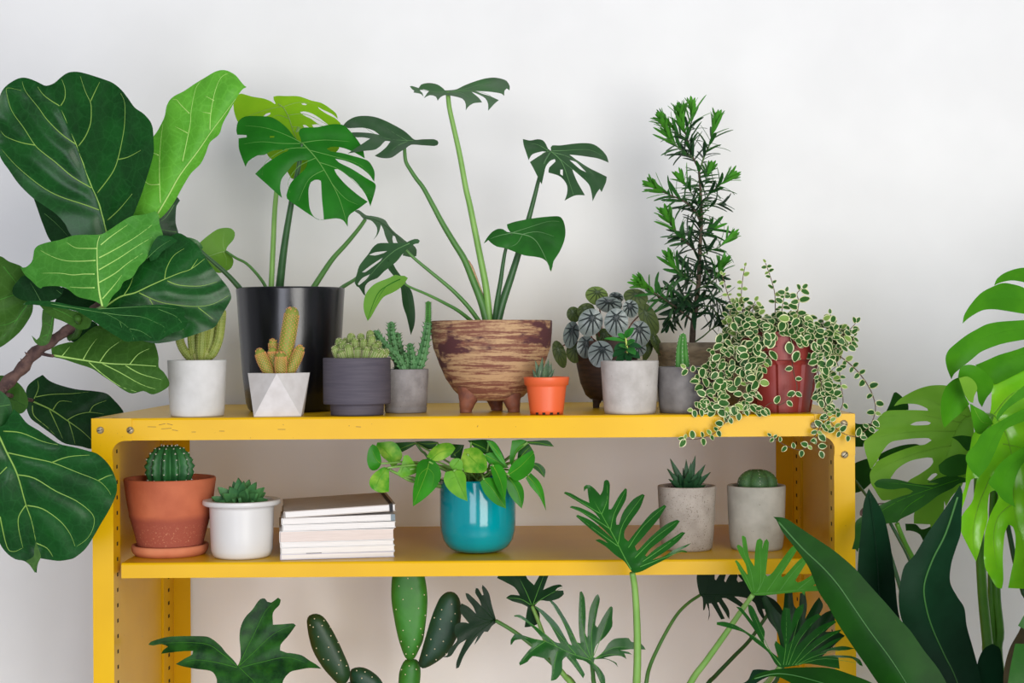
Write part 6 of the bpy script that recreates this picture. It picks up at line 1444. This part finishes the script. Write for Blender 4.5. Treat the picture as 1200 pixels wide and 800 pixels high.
# bright front leaf
xr([(1164,448),(1205,430),(1250,428),(1262,560),(1240,690),(1200,689.7),(1181.3,688.7),(1182.5,683),(1185,670),(1189,650),(1190,628),(1186.7,617),(1181.7,614.5),(1177.5,625),(1175.3,650),(1175.8,680),(1174,689.5),(1168,688),(1160,675),(1154,663),(1153,643),(1155,620),(1161.7,600),(1170,583),(1167,574),(1160,577),(1157.5,593),(1157.5,608),(1153,625),(1147,648),(1143.7,658),(1133,637),(1126,622),(1125,610),(1130,600),(1139,588),(1142,575),(1145,560),(1138,562),(1131,585),(1124,605),(1125,588),(1131,570),(1132,555),(1135,535),(1140,510),(1150,495),(1160,483),(1162,465)],
   -.13, M['rm_b'], sx=.2, sy=-.25, veins=[c3([(990,330),(1100,200),(1250,120)]), c3([(990,340),(1050,420),(1100,560),(1120,700)])+c4([(1125,150),(1130,280),(1160,420),(1240,640)]), c4([(1120,240),(1020,330),(985,480),(1010,700)]), c4([(960,60),(880,250),(840,450),(862,620)]), c3([(1050,540),(1150,560),(1250,600)]), c3([(985,345),(900,500),(830,760)])], q=.45, qw=8, vr=1.4, vmat=M['rm_u'], grid=5, curl=.3, cw=6)
xr(c3([(1340,220),(1200,292),(1100,342),(1000,400),(960,420),(900,470),(860,540),(800,605),(790,650),(830,730),(880,775),(905,750),(950,690),(1000,590),(1050,470),(1080,432),(1200,380),(1340,330)]), -.17, M['rm_m'], sx=.2, sy=-.4, veins=[c3([(1300,280),(1050,410),(880,740)])], vr=.8, vmat=M['rm_m'], q=.3)
xr(c3([(1010,385),(1005,350),(1030,300),(1100,220),(1200,130),(1340,30),(1340,160),(1200,215),(1100,280),(1030,350)]), -.165, M['rm_m'], sx=.1, sy=-.3, q=.2, veins=[c3([(1015,370),(1120,250),(1320,110)])], vr=.7, vmat=M['rm_m'])
xr(c3([(1340,480),(1200,560),(1100,620),(1020,690),(975,765)])+c4([(950,80),(960,110),(1000,150),(1060,220),(1140,265),(1122,200),(1125,120),(1150,40),(1200,-50),(1340,-120)]), -.18, M['rm_m'], sx=.2, sy=-.4, veins=[c3([(1320,540),(1120,690),(1050,830)])], vr=.8, vmat=M['rm_m'], q=.3)
rstem([(1160,485),(1148,540),(1147,600),(1149,650),(1152,700),(1157,750),(1163,800)], -.12, (4.5, 7))
rstem([(1180,520),(1170,600),(1168,690),(1172,740),(1174,800)], -.04, (3.5, 6), 'stk_r')
rstem([(1170,560),(1180,610),(1190,660),(1200,695),(1215,740)], .0, (2.6, 4), 'stk_dark')
rstem([(1190,430),(1176,470),(1168,520),(1163,600),(1162,700),(1168,800)], -.04, (3, 5), 'stk_r')

# unseen leaves added beyond the right edge to shade the lower right wall
def shade_leaf(cx, cy, R, Yq, ang, sx, sy, mt):
    a0 = math.radians(ang); ol = []
    ol.append((-.06, -.55))
    for sgn in (1,):
        pass
    half = [(.12,-.92),(.42,-1.0),(.74,-.82),(.90,-.5),(.5,-.36),(.94,-.34),(1.0,-.06),(.52,-.04),(.97,.08),(.93,.36),(.48,.26),(.84,.48),(.7,.72),(.34,.5),(.55,.84),(.3,1.06)]
    ol = [(0, -.62)] + half + [(0, 1.28)] + [(-x, y) for x, y in half[::-1]]
    tr = lambda u, v: (cx+R*(u*math.cos(a0)-v*math.sin(a0)), cy+R*(u*math.sin(a0)+v*math.cos(a0)))
    vs = [[tr(0, -.5), tr(x*.5, y*.6-.1), tr(x*.92, y*.95)] for x, y in [(.7,-.75),(.95,-.15),(.9,.3),(.65,.7),(-.7,-.75),(-.95,-.15),(-.9,.3),(-.65,.7)]]
    leaf(t, [tr(u, v) for u, v in ol], Yq, M[mt], sx=sx, sy=sy, fold=.2, mid=[tr(0, -.6), tr(0, .3), tr(0, 1.2)], veins=vs, q=.25, qw=14, vr=1.6, vmat=M['rm_u'], grid=14, step=9)
    hx, hy = tr(0, -.6)
    rstem([(hx, hy), (hx+(1290-hx)*.4, hy+120), (hx+(1300-hx)*.7, max(hy+260, 760))], Yq, (3.4, 6))
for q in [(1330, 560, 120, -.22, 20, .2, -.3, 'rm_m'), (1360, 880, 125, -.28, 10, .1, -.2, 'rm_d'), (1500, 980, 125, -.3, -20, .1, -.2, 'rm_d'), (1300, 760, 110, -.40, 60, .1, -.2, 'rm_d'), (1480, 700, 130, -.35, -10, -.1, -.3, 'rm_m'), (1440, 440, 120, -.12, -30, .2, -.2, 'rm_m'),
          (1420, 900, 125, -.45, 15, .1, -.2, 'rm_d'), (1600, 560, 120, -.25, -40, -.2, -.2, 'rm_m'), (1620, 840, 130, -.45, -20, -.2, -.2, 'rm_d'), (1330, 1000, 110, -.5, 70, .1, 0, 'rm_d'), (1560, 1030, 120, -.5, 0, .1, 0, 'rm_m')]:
    shade_leaf(*q)
# ------------------------------------------------------------ daylight
sc = bpy.context.scene
w = bpy.data.worlds.new('daylight'); sc.world = w; w.use_nodes = True
bg = w.node_tree.nodes['Background']; bg.inputs[0].default_value = (.90, .93, 1.0, 1); bg.inputs[1].default_value = .34
def area(name, loc, target, sx_, sy_, power, col):
    l = bpy.data.lights.new(name, 'AREA'); l.shape = 'RECTANGLE'; l.size = sx_; l.size_y = sy_; l.energy = power; l.color = col
    o = bpy.data.objects.new(name, l); COL.objects.link(o); o.location = loc
    d = Vector(target)-Vector(loc); o.rotation_euler = d.to_track_quat('-Z', 'Y').to_euler(); return o
area('window_light_right', (.92, -2.65, 1.3), (-.15, .4, 1.2), 1.2, 2.1, 64, (1, .98, .935))
area('window_light_left', (-.75, -2.9, 1.15), (-.3, .4, 1.15), 1.0, 1.5, 27, (.86, .88, 1))
cam = bpy.data.cameras.new('camera'); co = bpy.data.objects.new('camera', cam); COL.objects.link(co)
cam.lens = F*36/1200; cam.sensor_width = 36; cam.shift_x = -(CX-600)/1200
co.location = (0, -D0, CZ)
co.matrix_world = Matrix.Translation((0, -D0, CZ)) @ Matrix.Rotation(pi/2, 4, 'X') @ Matrix.Rotation(-ROLL, 4, 'Z')
sc.camera = co
sc.view_settings.view_transform = 'Standard'; sc.view_settings.look = 'None'; sc.view_settings.gamma = 1
sc.view_settings.use_curve_mapping = False; sc.view_settings.exposure = 0.0
